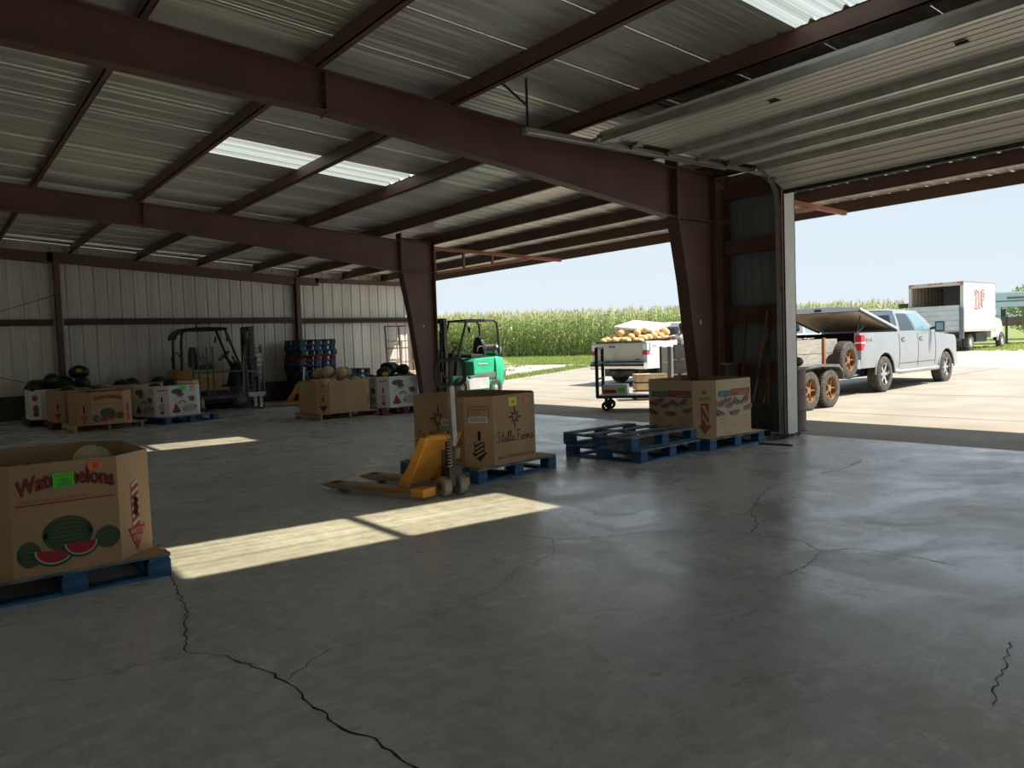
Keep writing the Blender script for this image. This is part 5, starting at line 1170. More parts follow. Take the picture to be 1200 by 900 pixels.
# ================================================================ vehicles
def road_wheel(parent, loc, r, w, side, rim_m, spokes=6, tread=True, name='wheel'):
    b = MB(); h = w / 2; n = 40
    b.lathe([(r * .60, -h), (r * .80, -h * 1.03), (r * .93, -h * .95), (r * .985, -h * .75), (r * .985, h * .75), (r * .93, h * .95), (r * .80, h * 1.03), (r * .60, h)], n, (0, 0, 0), 'y', closed=True)
    if tread:
        for k in range(36):
            a = 2 * PI * k / 36
            for yy in (-.62, -.21, .21, .62):
                aa = a + (.06 if yy > 0 else 0); c = Vector((math.cos(aa) * r * .985, yy * h, math.sin(aa) * r * .985)); b.cbox(c, (.022, h * .34, r * .11), 0, 0, -aa)
    o = b.build(name, 'tyre', parent, smooth=30, loc=loc)
    q = MB(); q.lathe([(r * .60, -h * .9), (r * .60, side * h * .92), (r * .56, side * h * .92), (r * .545, side * h * .2), (r * .545, -h * .5)], 30, (0, 0, 0), 'y', closed=True)
    dk = MB(); dk.lathe([(.02, side * h * .08), (r * .56, side * h * .12), (r * .56, side * h * .05), (.02, side * h * .02)], 30, (0, 0, 0), 'y'); dk.build('wheel_disc', 'rust' if rim_m == 'rust' else 'dark_steel', o, smooth=30)
    for k in range(spokes):
        a = 2 * PI * k / spokes; d = Vector((math.cos(a), 0, math.sin(a))); q.bar(d * r * .12 + Vector((0, side * h * .55, 0)), d * r * .57 + Vector((0, side * h * .62, 0)), r * (.17 if rim_m != 'rust' else .05), .03, up=(0, 1, 0))
    q.cyl((0, side * h * .3, 0), (0, side * h * .68, 0), r * .17, 16); q.build('rim', rim_m, o, smooth=30)
    return o
def pickup(label, paint, loc, rz, silver):
    t = thing('pickup_truck', label, 'pickup truck', loc, rz)
    WBASE = 3.68; XR, XF = -1.20, 4.60
    def zb(x):
        base = .44 if .45 < x < 3.25 else (.58 if x < .4 else .46)
        for xc in (0, WBASE):
            d = abs(x - xc)
            if d < .50: base = max(base, .40 + math.sqrt(.50 ** 2 - d * d))
        return base
    def zt(x):
        if x <= .74: return 1.37
        if x <= 2.95: return 1.35
        if x <= 4.25: return 1.33 - .09 * (x - 2.95) / 1.3
        return 1.24 - .16 * ((x - 4.25) / .35) ** 1.6
    def wid(x, z):
        k = (z - .44) / .93; w = .955 + .045 * math.sin(max(0, min(1, k)) * PI * .9) - .012 * k
        if x > 4.0: w -= .10 * ((x - 4.0) / .6) ** 2
        if x < -1.05: w -= .02 * ((-1.05 - x) / .15)
        return w
    xs = sorted(set(list(np.linspace(XR, XF, 60)) + [xc + d for xc in (0, WBASE) for d in np.concatenate([np.linspace(-.5, -.40, 7), np.linspace(-.40, .40, 17), np.linspace(.40, .5, 7)])] + [.739, .741, 2.949, 2.951]))
    body = MB(); nr = 9
    edge = {}
    for s in (-1, 1):
        rows = []
        for x in xs:
            a, b_ = zb(x), zt(x); rows.append([(x, s * wid(x, a + (b_ - a) * j / nr), a + (b_ - a) * j / nr) for j in range(nr + 1)])
        body.grid(rows); edge[s] = rows
    # hood and nose
    hx = [i for i, x in enumerate(xs) if x >= 2.94]
    body.grid([[edge[-1][i][-1]] + [(xs[i], y * edge[1][i][-1][1], zt(xs[i]) + .035 * (1 - y * y)) for y in (-.7, -.35, 0, .35, .7)] + [edge[1][i][-1]] for i in hx])
    body.grid([[edge[-1][-1][j], edge[1][-1][j]] for j in range(nr + 1)])
    # bed rails and rear corner walls
    bx = [i for i, x in enumerate(xs) if x <= .745]
    for s in (-1, 1):
        body.grid([[edge[s][i][-1], (xs[i], s * .82, 1.37), (xs[i], s * .82, .84)] for i in bx])
        body.add([edge[s][0][j] for j in range(nr + 1)] + [(XR, s * .82, edge[s][0][j][2]) for j in range(nr + 1)], [(j, j + 1, nr + 2 + j, nr + 1 + j) for j in range(nr)])
    body.build('body', paint, t, smooth=28)
    bed = MB(); bed.box(XR + .02, -.82, .80, .72, .82, .84); bed.box(.68, -.95, .80, .72, .95, 1.37)
    for s in (-1, 1): bed.box(XR + .05, s * .80 - .01, .84, .70, s * .80 + .01, 1.36)
    bed.build('bed_liner', 'black_paint', t)
    ch = MB(); ch.box(-1.1, -.62, .36, 4.3, .62, .82); ch.box(.4, -.9, .40, 3.1, .9, .55); ch.build('chassis', 'black_paint', t)
    ww = MB()
    for xc in (0, WBASE):
        for s in (-1, 1): ww.prism([(xc + p[0], .40 + p[1]) for p in [(.49 * math.cos(a), .49 * math.sin(a)) for a in np.linspace(0, PI, 15)]], 'y', s * .60, s * .66)
    ww.build('wheel_well', 'black_paint', t)
    # cab
    L0, L1, U0, U1 = .74, 3.02, .96, 2.32
    Bz, Uz, By, Uy = 1.35, 1.88, .945, .735
    def side(a, b_, s, off=0.0):
        x = (L0 + (L1 - L0) * a) * (1 - b_) + (U0 + (U1 - U0) * a) * b_; y = By * (1 - b_) + Uy * b_ + .025 * math.sin(PI * b_); return (x, s * (y + off), Bz + (Uz - Bz) * b_)
    cab = MB(); nb = 5
    for s in (-1, 1): cab.grid([[side(i / 10, j / nb, s) for j in range(nb + 1)] for i in range(11)])
    def crown(a): return .045 * math.sin(PI * min(1, max(0, a))) + .02
    cab.grid([[(U0 + (U1 - U0) * i / 8, y * Uy, Uz + (crown(i / 8)) * (1 - abs(y) ** 3)) for y in np.linspace(-1, 1, 9)] for i in range(9)])
    def endg(a0): 
        return [[(side(a0, j / nb, 1)[0] + (.10 * (1 - y * y) if a0 else -.02 * (1 - y * y)), y * side(a0, j / nb, 1)[1], side(a0, j / nb, 1)[2]) for y in np.linspace(-1, 1, 9)] for j in range(nb + 1)]
    cab.grid(endg(0)); cab.grid(endg(1)); cab.build('cab', paint, t, smooth=28)
    def pane(s, a0, a1, b0, b1, name='side_window', cut=0.0, m='glass_dark'):
        g = MB(); g.grid([[side(a0 + (a1 - a0) * i / 4 - (cut * j / 4 if i == 4 else 0), b0 + (b1 - b0) * j / 4, s, .006) for j in range(5)] for i in range(5)]); g.build(name, m, t, normals=False)
    for s in (-1, 1):
        pane(s, .07, .455, .08, .86, m='glass_dark' if silver else 'glass_sky'); pane(s, .485, .90, .08, .86, cut=.05, m='glass_sky')
    for a0, nm in ((0, 'rear_window'), (1, 'windscreen')):
        e = endg(a0); sg = -.008 if a0 == 0 else .008; g = MB(); g.grid([[(p[0] + sg, p[1] * .86, p[2]) for p in r] for r in e[1 if a0 == 0 else 0:5]]); g.build(nm, 'glass_dark', t, normals=False)
    if not silver:
        bl = MB(); bl.box(.90, -.22, 1.86, .935, .22, 1.91); bl.build('high_brake_lamp', 'lamp_red', t)
    # seams, handles, flares, sills
    for s in (-1, 1):
        sm = MB()
        for x in (.76, 1.84, 2.92): sm.tube([(x, s * (wid(x, z) + .002), z) for z in np.linspace(.52, 1.33, 8)], .006, 5)
        sm.tube([(x, s * (wid(x, .62) + .002), .62) for x in np.linspace(.80, 2.9, 10)], .006, 5); sm.build('door_seam', 'dark_steel', t)
        for x in (.98, 2.02): h = MB(); h.cbox((x, s * (wid(x, 1.18) + .014), 1.18), (.19, .03, .045)); h.build('door_handle', paint, t, bevel=.01); h = MB(); h.cbox((x, s * (wid(x, 1.18) + .003), 1.19), (.14, .012, .075)); h.build('handle_cup', 'dark_steel', t)
        for xc in (0, WBASE):
            f = MB(); f.tube([(xc + .515 * math.cos(a), s * .975, .40 + .515 * math.sin(a)) for a in np.linspace(.02, PI - .02, 20)], .022, 8); f.build('fender_flare', paint, t, smooth=50)
        rb = MB(); rb.tube([(.62, s * .93, .44), (.72, s * 1.0, .42), (3.0, s * 1.0, .42), (3.1, s * .93, .44)], .05, 8); rb.build('running_board', 'galv' if silver else 'dark_steel', t, smooth=50)
        mi = MB(); mi.cbox((2.74, s * 1.16, 1.47), (.10, .22, .26)); mo = mi.build('mirror', 'black_paint', t, bevel=.035); g = MB(); g.cbox((2.685, s * 1.17, 1.47), (.008, .16, .19)); g.build('mirror_glass', 'glass_sky', mo); a = MB(); a.bar((2.76, s * .93, 1.42), (2.75, s * 1.08, 1.44), .05, .06); a.build('mirror_arm', 'black_paint', mo)
        tl = MB(); tl.box(XR - .015, s * .84 if s > 0 else -.985, .98, XR + .17, .985 if s > 0 else -.84, 1.32); lo = tl.build('tail_lamp', 'lamp_red' if silver else 'grey_paint', t, bevel=.015)
        wb_ = MB(); y0, y1 = (.83, .99) if s > 0 else (-.99, -.83); wb_.box(XR - .018, y0, 1.13, XR + .16, y1, 1.165) if silver else wb_.box(XR - .02, y0, 1.12, XR + .10, y1, 1.30); wb_.build('reverse_lamp', 'lamp_white', lo)
        if not silver: rl = MB(); rl.box(XR - .022, y0, 1.0, XR + .10, y1, 1.06); rl.build('brake_lamp', 'lamp_red', lo)
    bu = MB(); bu.prism([(XR - .02, .56), (XR - .17, .58), (XR - .19, .66), (XR - .17, .76), (XR - .02, .78)], 'y', -.97, .97); bo = bu.build('rear_bumper', 'silver_paint' if silver else 'chrome', t, bevel=.02); st = MB(); st.box(XR - .17, -.95, .775, XR - .01, .95, .795); st.build('step_pad', 'black_rubber', bo)
    fb = MB(); fb.prism([(XF - .12, .45), (XF + .08, .48), (XF + .10, .62), (XF + .05, .76), (XF - .12, .78)], 'y', -.90, .90); fb.build('front_bumper', 'chrome', t, bevel=.02)
    gr = MB(); gr.box(XF - .02, -.55, .80, XF + .03, .55, 1.08); gr.build('grille', 'dark_steel', t)
    for s in (-1, 1): hl = MB(); hl.box(XF - .18, s * .60 if s > 0 else -.88, .84, XF + .012, .88 if s > 0 else -.60, 1.06); hl.build('headlamp', 'lamp_white', t, bevel=.02)
    ex = MB(); ex.tube([(-1.25, -.62, .40), (-.7, -.66, .42)], .045, 10); ex.build('exhaust', 'chrome', t, smooth=40)
    hi = MB(); hi.box(-1.52, -.035, .44, -1.2, .035, .51); hi.box(-1.2, -.5, .42, -1.1, .5, .52); hi.build('hitch', 'dark_steel', t)
    for s in (-1, 1):
        road_wheel(t, (0, s * .85, .405), .405, .27, s, 'chrome' if silver else 'grey_wheel'); road_wheel(t, (WBASE, s * .85, .405), .405, .27, s, 'chrome' if silver else 'grey_wheel')
    if silver:
        tg = MB(); tg.box(XR - .60, -.80, .80, XR - .02, .80, .86); tg.build('tailgate', paint, t, bevel=.015)
        # raised hard cover
        hx_, hz = .70, 1.42; ang = math.radians(13.5); L = 1.98; d = Vector((-math.cos(ang), 0, math.sin(ang))); n = Vector((math.sin(ang), 0, math.cos(ang)))
        def P(a, y, h): return Vector((hx_, y, hz)) + d * a + n * h
        lid = MB(); rows = []
        for a, k in ((0, 1), (.5, 1), (1.0, 1), (1.5, 1), (L, 1)): rows.append([P(a, y, .05 + .04 * (1 - (y / .97) ** 2)) for y in np.linspace(-.97, .97, 9)])
        lid.grid(rows); lid.grid([[P(a, -.97, h) for h in (-.02, .05)] for a in (0, L)]); lid.grid([[P(a, .97, h) for h in (-.02, .05)] for a in (0, L)])
        lid.grid([[P(L, y, h) for y in np.linspace(-.97, .97, 9)] for h in (-.03, .0)] + [[P(L, y, .05 + .04 * (1 - (y / .97) ** 2)) for y in np.linspace(-.97, .97, 9)]])
        lo = lid.build('bed_cover', 'white_paint', t, smooth=30)
        un = MB(); un.grid([[P(a, y, -.012) for y in (-.96, .96)] for a in (0, L)]); un.build('cover_lining', 'lid_under', lo, normals=False)
        rm = MB()
        for y in (-.955, .955): rm.bar(P(.02, y, -.02), P(L, y, -.02), .04, .04)
        rm.bar(P(L - .03, -.95, -.02), P(L - .03, .95, -.02), .05, .03); rm.build('cover_frame', 'black_paint', lo)
        for y in (-.78, .78): g = MB(); g.cyl(P(1.55, y, -.03), (-.98, y, 1.36), .014, 8); g.cyl(P(1.1, y, -.03).lerp(Vector((-.98, y, 1.36)), .45), (-.98, y, 1.36), .02, 8); g.build('gas_strut', 'dark_steel', lo)
        lk = MB(); lk.cbox(P(L + .005, 0, .02), (.02, .16, .05)); lk.build('cover_lock', 'black_paint', lo)
        f = Face((-.98, -wid(-.98, 1.2) - .006, 1.165), (1, 0, 0)); f.text('dark_steel', 'F', 0, 0, .08, .075); f.text('lamp_red', 'X', .09, 0, .10, .075); f.text('dark_steel', '4', .20, 0, .09, .075); f.build('badge', t)
    else:
        tg = MB(); tg.box(XR - .03, -.82, .80, XR + .02, .82, 1.37); to = tg.build('tailgate', 'cream_paint', t, bevel=.015)
        cp = MB(); cp.box(XR - .04, -.82, 1.33, XR + .03, .82, 1.385); cp.build('tailgate_cap', 'dark_steel', to); h = MB(); h.box(XR - .04, .12, 1.20, XR - .028, .34, 1.26); h.build('tailgate_handle', 'grey_paint', to); r = MB(); r.box(XR - .034, -.74, .84, XR - .029, -.58, .87); r.build('tailgate_badge', 'lamp_red', to)
        f = Face((-.95, -wid(-.9, 1.2) - .006, 1.20), (1, 0, 0)); f.text('grey_paint', 'GMC', 0, 0, .26, .07); f.build('badge', t)
        wr = MB(); wr.tube([(XR - .04, -.20, 1.36), (XR - .10, .15, .95), (XR - .14, .35, .50)], .008, 6); wr.build('tie_strap', 'cream_paint', t)
    return t
HS = math.radians(3.5)
pickup('silver crew cab pickup truck with raised white bed cover', 'silver_paint', (17.60, 9.83, 0.01), HS, True)
HW = math.radians(8)
WP = Vector((17.45, 16.15, ground(17.4, 16.15) + .02))
wt = pickup('white pickup truck with its bed heaped with ripe melons', 'white_paint', WP, HW, False)
for c_ in wt.children:
    if not c_.name.startswith('wheel') or c_.name.startswith('wheel_well'): c_.location.z -= .13   # loaded: the body sits low on its springs
def at_truck(x, y, z): return (WP.x + x * math.cos(HW) - y * math.sin(HW), WP.y + x * math.sin(HW) + y * math.cos(HW), WP.z + z)
k = 0
for i in range(9):
    for j in range(7):
        x, y = -1.02 + i * .205 + (.10 if j % 2 else 0), -.66 + j * .22
        if x > .62: continue
        z = 1.20 + .10 * math.sin(PI * (x + 1.25) / 1.9) + random.uniform(0, .05)
        melon('r', at_truck(x, y, z), 'ripe orange-tan melon heaped in the white pickup bed', 'melons in the white pickup bed', 1.0)
for x, y in ((-.45, -.45), (-.25, -.2), (-.2, -.62), (0, -.45), (.1, -.05), (.3, -.3), (.2, -.62), (-.7, -.3), (-.75, .25), (-.55, .45), (.4, -.55), (-.5, .1)):
    melon('r', at_truck(x, y, 1.43), 'ripe orange-tan melon heaped in the white pickup bed', 'melons in the white pickup bed', 1.05)
t = thing('foam_sheet', 'white foam board lying over the melons in the pickup bed', 'board', at_truck(.02, .0, 1.70), HW + .15)
b = MB(); b.cbox((0, 0, 0), (1.35, 1.25, .07), 0, .13, -.15); b.build('board', 'foam_white', t, bevel=.008)
b = MB(); b.cbox((.2, -.63, -.05), (.16, .03, .03)); b.build('grip_slot', 'dark_steel', t)
# second pickup parked far behind the silver one
o = copy_tree(wt, None, (24.6, 16.6, ground(24.6, 16.6)), math.radians(5), 'white pickup truck parked empty beyond the silver pickup')

# ---------------- utility trailer behind the silver pickup
t = thing('utility_trailer', 'tandem axle wooden sided utility trailer hitched to the silver pickup', 'trailer', (13.10, 8.80, 0), math.radians(3))
d = MB(); d.box(-2.1, -.72, .66, 1.25, .72, .72); d.build('deck', 'old_wood', t)
fr = MB()
for y in (-.74, .74): fr.bar((-2.1, y, .62), (1.25, y, .62), .05, .10)
for x in (-2.1, -1, 0, 1.25): fr.bar((x, -.74, .62), (x, .74, .62), .05, .10)
fr.bar((1.25, -.6, .58), (2.7, 0, .50), .06, .10); fr.bar((1.25, .6, .58), (2.7, 0, .50), .06, .10); fr.bar((2.6, 0, .50), (3.0, 0, .50), .08, .08); fr.build('frame', 'dark_steel', t)
for s in (-1, 1):
    for z0, z1 in ((.74, 1.0), (1.01, 1.28)): MB().box(-2.1, s * .70 - .016, z0, 1.22, s * .70 + .016, z1).build('plank', 'plank_white', t, bevel=.004)
    for x in (-1.9, -.6, .66): MB().bar((x, s * .735, .60), (x, s * .735, 1.31), .06, .035, up=(0, 1, 0)).build('stake', 'handle_wood', t)
    MB().box(.60, s * .75 - .006, .76, .72, s * .75 + .006, .82).build('side_marker', 'lamp_red', t)
    fe = MB(); prof = [(-.86, .58), (-.82, .70), (-.66, .80), (0, .83), (.66, .80), (.80, .70), (.86, .52)]
    fe.grid([[(x, s * .74, z) for x, z in prof], [(x, s * 1.03, z) for x, z in prof]]); fe.grid([[(x, s * 1.03, z) for x, z in prof], [(x, s * 1.03, z - .05) for x, z in prof]]); fe.build('fender', 'grey_paint', t, normals=False)
    for x in (-.36, .40): road_wheel(t, (x, s * .90, .36), .36, .21, s, 'rust', 5)
for z0, z1 in ((.74, 1.0), (1.01, 1.28)): MB().box(1.19, -.70, z0, 1.22, .70, z1).build('plank', 'plank_white', t, bevel=.004)
road_wheel(t, (1.12, -.92, .86), .36, .21, -1, 'rust', 5, name='spare_wheel'); br = MB(); br.bar((1.12, -.7, .72), (1.12, -.86, .80), .06, .06); br.box(.9, -.98, .50, 1.3, -.78, .56); br.build('spare_bracket', 'rust', t)
ax = MB()
for x in (-.36, .40): ax.cyl((x, -.85, .36), (x, .85, .36), .035, 8)
ax.build('axle', 'dark_steel', t)
def at_trl(x, y, z): a = math.radians(3); return (13.10 + x * math.cos(a) - y * math.sin(a), 8.80 + x * math.sin(a) + y * math.cos(a), z)
t = thing('cardboard_box', 'orange-tan cardboard box on the wooden trailer', 'box', at_trl(-.35, -.4, .72), .1); MB().box(-.25, -.2, 0, .25, .2, .64).build('box_body', 'mustard_paint', t, bevel=.006); MB().box(-.251, -.03, .638, .251, .03, .642).build('tape', 'tan', t)
for i, (x, y, w) in enumerate(((.2, -.35, .5), (.72, -.2, .42), (.3, .2, .5))):
    t = thing('wrapped_tray', ('plastic wrapped tray beside the cardboard box on the trailer', 'plastic wrapped tray at the front of the trailer', 'plastic wrapped tray on the far side of the trailer')[i], 'tray', at_trl(x, y, .72), random.uniform(-.2, .2)); MB().box(-w / 2, -.18, 0, w / 2, .18, .56).build('tray_stack', 'black_paint', t, bevel=.01)
    b = MB(); b.grid([[(a * w / 2, c * .19, .565 + .03 * random.random()) for c in np.linspace(-1, 1, 6)] for a in np.linspace(-1, 1, 8)]); b.build('plastic_wrap', 'pale_grey_paint', t, normals=False)

# ---------------- box truck
ZB = ground(40.5, 16.9)
t = thing('box_truck', 'white box truck with red bubble lettering and open back', 'truck', (40.2, 17.1, ZB), math.radians(2))
BX0, BX1, BW, BZ0, BZ1 = -1.25, 2.75, 1.24, 1.0, 3.25
wl2 = MB(); wl2.box(BX0, -BW, BZ0, BX1, -BW + .05, BZ1); bs = wl2.build('side_wall', 'white_paint', t)
MB().box(BX0, BW - .05, BZ0, BX1, BW, BZ1).build('side_wall', 'white_paint', t)
MB().box(BX1 - .05, -BW, BZ0, BX1, BW, BZ1).build('front_wall', 'white_paint', t)
MB().box(BX0, -BW, BZ1 - .06, BX1, BW, BZ1).build('roof', 'white_paint', t)
MB().box(BX0, -BW, BZ0 - .12, BX1, BW, BZ0).build('floor', 'cream_paint', t)
for i in range(11): MB().box(BX0 + .2 + i * .4, BW - .09, BZ0, BX0 + .26 + i * .4, BW - .05, BZ1 - .1).build('inner_rib', 'pale_grey_paint', t)
MB().box(BX0 + .1, BW - .075, BZ0, BX1 - .1, BW - .052, BZ1 - .1).build('inner_lining', 'tan', t)
MB().box(BX0 + .1, BW - .10, BZ0 + .75, BX1 - .1, BW - .09, BZ0 + .95).build('kick_band', 'black_paint', t)
for p in ((BX0 - .04, -BW, BZ0, BX0, -BW + .14, BZ1), (BX0 - .04, BW - .14, BZ0, BX0, BW, BZ1), (BX0 - .04, -BW, BZ1 - .18, BX0, BW, BZ1)): MB().box(*p).build('rear_frame', 'cream_paint', t)
for y in (-1.05, -.25, .0, .25, 1.05): MB().box(BX0 - .06, y - .08, BZ1 - .06, BX0 - .04, y + .08, BZ1 - .02).build('marker_lamp', 'lamp_red', t)
for i in range(5): MB().box(BX0 - .12, -BW + .16, BZ0 - .05 + i * .24, BX0 - .05, BW - .02, BZ0 + .18 + i * .24).build('tail_board', 'pale_grey_paint', t)
MB().box(BX0 - .14, -BW - .02, BZ0 - .45, BX0 - .02, -BW + .16, BZ0 + 1.0).build('lift_post', 'grey_paint', t); MB().box(BX0 - .2, -1.1, .45, BX0, 1.1, .58).build('rear_bumper', 'dark_steel', t)
for y in (-.4, .4): MB().box(-1.2, y - .05, .62, 4.4, y + .05, .86).build('chassis_rail', 'dark_steel', t)
MB().box(.9, -1.0, .35, 2.3, -.5, .80).build('side_box', 'dark_steel', t)
f = Face((.05, -BW - .004, 1.95), (1, 0, 0))
for ch, x, y in (('Y', 0, .10), ('U', .46, .04), ('P', .92, .12)):
    for a_ in np.linspace(0, 2 * PI, 13)[:-1]: f.text('lamp_red', ch, x + .05 * math.cos(a_), y + .05 * math.sin(a_), .34, .78, 1)
for ch, x, y in (('Y', 0, .10), ('U', .46, .04), ('P', .92, .12)): f.text('white_paint', ch, x, y, .34, .78, 2)
f.ell('lamp_red', .18, .06, .24, .09, 1); f.ell('white_paint', .18, .07, .16, .04, 2)
f.build('lettering', bs)
cb = MB(); rows = []
for x, z1, w in ((2.82, 2.35, 1.0), (3.1, 2.40, 1.0), (3.45, 2.30, .98), (3.85, 1.62, .97), (4.4, 1.52, .94), (4.75, 1.40, .88), (4.9, 1.15, .84)):
    rows.append([(x, -w, .55), (x, -w * 1.02, 1.0), (x, -w * .97, min(z1, 1.5) - .05), (x, -w * .80, z1), (x, w * .80, z1), (x, w * .97, min(z1, 1.5) - .05), (x, w * 1.02, 1.0), (x, w, .55)])
cb.grid(rows); cb.add(rows[0], [tuple(range(8))]); cb.add(rows[-1], [tuple(range(8))]); cb.build('cab', 'white_paint', t, smooth=30)
for s in (-1, 1):
    g = MB(); g.add([(2.95, s * 1.005, 1.55), (3.7, s * .99, 1.55), (3.45, s * .87, 2.18), (3.0, s * .87, 2.22)], [(0, 1, 2, 3)]); g.build('side_window', 'glass_dark', t, normals=False)
    m_ = MB(); m_.cbox((3.65, s * 1.30, 1.75), (.08, .2, .40)); m_.tube([(3.6, s * .95, 1.6), (3.65, s * 1.25, 1.6)], .015, 6); m_.build('mirror', 'black_paint', t)
    road_wheel(t, (4.15, s * .98, .38), .38, .24, s, 'pale_grey_paint', 8, False); road_wheel(t, (0, s * .98, .38), .38, .24, s, 'pale_grey_paint', 8, False); road_wheel(t, (0, s * .70, .38), .38, .24, s, 'pale_grey_paint', 8, False)
    a = MB(); a.tube([(4.15 + .46 * math.cos(q), s * 1.0, .38 + .46 * math.sin(q)) for q in np.linspace(0, PI, 14)], .05, 8); a.build('fender_flare', 'white_paint', t, smooth=50)
    a = MB(); a.prism([(4.15 + .44 * math.cos(q), .38 + .44 * math.sin(q)) for q in np.linspace(0, PI, 14)], 'y', s * .80, s * 1.006); a.build('wheel_well', 'black_paint', t)
ml = MB(); ml.cbox((BX0 - .1, BW + .22, BZ1 - 1.0), (.1, .42, .22)); ml.tube([(BX0, BW, BZ1 - .95), (BX0 - .1, BW + .2, BZ1 - 1.0)], .02, 6); ml.build('rear_mirror', 'black_paint', t, bevel=.03)

# ---------------- gooseneck stock trailer at the field edge
ZG = ground(50, 16.8)
t = thing('gooseneck_trailer', 'pale teal gooseneck stock trailer beyond the box truck', 'trailer', (49.2, 19.0, ZG), math.radians(-62))
MB().box(.0, -1.1, 2.05, 7.0, 1.1, 2.85).build('neck_body', 'teal_trailer', t, bevel=.05)
MB().box(-.02, -1.12, 2.82, 7.0, 1.12, 2.90).build('roof_cap', 'white_trim', t)
MB().box(2.2, -1.1, .55, 7.0, 1.1, 2.06).build('lower_body', 'teal_trailer', t, bevel=.05)
MB().box(2.12, -1.0, .75, 2.2, 1.0, 2.05).build('front_panel', 'tan', t)
MB().box(-.0, -1.11, 2.35, 2.2, -1.1, 2.42).build('trim_stripe', 'grey_paint', t)
MB().box(1.1, -1.115, 2.5, 2.9, -1.10, 2.62).build('lettering', 'grey_paint', t)
for x in (.25, .6): MB().box(x, -1.12, 1.3, x + .2, -1.0, 2.06).build('brace', 'teal_trailer', t)
MB().bar((.9, 0, 1.0), (.9, 0, 2.1), .2, .2, up=(0, 1, 0)).build('neck_post', 'grey_paint', t); MB().box(.7, -.6, 1.0, 1.9, .6, 1.5).build('tool_box', 'barrel_brown', t, bevel=.03)
MB().bar((1.15, -.55, .03), (1.15, -.55, 1.5), .12, .12, up=(0, 1, 0)).build('jack_leg', 'dark_steel', t); MB().box(1.0, -.7, .0, 1.3, -.4, .05).build('jack_foot', 'dark_steel', t)
for x in (4.6, 5.5):
    for s in (-1, 1): road_wheel(t, (x, s * 1.08, .38), .38, .22, s, 'pale_grey_paint', 6, False)

# ================================================================ person reaching over the melons
PX_, PY_ = 15.40, 12.86
t = thing('person', 'person in a printed white shirt reaching out from behind the dark column', 'person', (PX_, PY_, ground(PX_, PY_)), math.radians(55))
# local: x towards the pickup, y left; joints in metres
J = [((0, 0, .95), (.15, .12)), ((.01, 0, 1.12), (.14, .11)), ((.04, 0, 1.32), (.16, .12)), ((.06, 0, 1.43), (.10, .08)), ((.08, 0, 1.50), .055), ((.10, 0, 1.60), (.085, .095)), ((.105, 0, 1.70), (.075, .09)),
     ((0, .09, .88), .10), ((.02, .10, .50), .065), ((0, .10, .28), .055), ((-.02, .10, .09), .042), ((.08, .11, .04), .035), ((.14, .11, .03), .028),
     ((0, -.09, .88), .10), ((-.03, -.10, .50), .065), ((-.06, -.10, .28), .055), ((-.09, -.10, .09), .042), ((.02, -.11, .04), .035), ((.08, -.11, .03), .028),
     ((.06, .19, 1.41), .06), ((.16, .42, 1.36), .046), ((.22, .66, 1.38), .036), ((.25, .74, 1.38), (.042, .02)), ((.27, .80, 1.37), (.04, .017)),
     ((.06, -.19, 1.41), .06), ((.10, -.26, 1.14), .046), ((.24, -.22, .96), .035), ((.29, -.20, .90), (.035, .02)), ((.33, -.19, .86), (.032, .016))]
E_ = [(0, 1), (1, 2), (2, 3), (3, 4), (4, 5), (5, 6), (0, 7), (7, 8), (8, 9), (9, 10), (10, 11), (11, 12), (0, 13), (13, 14), (14, 15), (15, 16), (16, 17), (17, 18), (3, 19), (19, 20), (20, 21), (21, 22), (22, 23), (3, 24), (24, 25), (25, 26), (26, 27), (27, 28)]
def skinned(name, J, E, m, root=0):
    me = bpy.data.meshes.new(name); me.from_pydata([j[0] for j in J], E, []); me.materials.append(MATS[m])
    o = link(name, me, t); md = o.modifiers.new('skin', 'SKIN'); md.use_smooth_shade = True
    if not me.skin_vertices: 
        bm = bmesh.new(); bm.from_mesh(me); bm.verts.layers.skin.verify(); bm.to_mesh(me); bm.free()
    for i, j in enumerate(J):
        r = j[1] if isinstance(j[1], tuple) else (j[1], j[1]); sv = me.skin_vertices[0].data[i]; sv.radius = r; sv.use_root = (i == root)
    s = o.modifiers.new('sub', 'SUBSURF'); s.levels = 2; s.render_levels = 2; return o
skinned('body', J, E_, 'skin_tone')
for hand, tip, side_ in (((.27, .80, 1.37), Vector((.12, .99, -.08)).normalized(), 1), ((.33, -.19, .86), Vector((.75, .10, -.65)).normalized(), -1)):
    base = Vector(hand); sd = tip.cross(Vector((0, 0, 1))).normalized()
    for q, ln in ((-.030, .062), (-.010, .075), (.010, .072), (.030, .058)):
        p = base + sd * q; F_ = [(p - tip * .02, .010), (p + tip * ln * .5 + Vector((0, 0, -.004)), .009), (p + tip * ln + Vector((0, 0, -.022)), .007)]; skinned('finger', [(tuple(a), r) for a, r in F_], [(0, 1), (1, 2)], 'skin_tone')
    p = base - tip * .05 + sd * .035; skinned('thumb', [(tuple(p), .011), (tuple(p + tip * .03 + sd * .025), .010), (tuple(p + tip * .06 + sd * .03), .008)], [(0, 1), (1, 2)], 'skin_tone')
skinned('shirt', [((0, 0, .96), (.165, .135)), ((.01, 0, 1.12), (.16, .13)), ((.04, 0, 1.32), (.175, .135)), ((.06, 0, 1.43), (.115, .09)), ((.06, .19, 1.41), .075), ((.11, .32, 1.385), .066), ((.06, -.19, 1.41), .075), ((.08, -.24, 1.24), .066)], [(0, 1), (1, 2), (2, 3), (3, 4), (4, 5), (3, 6), (6, 7)], 'shirt_print')
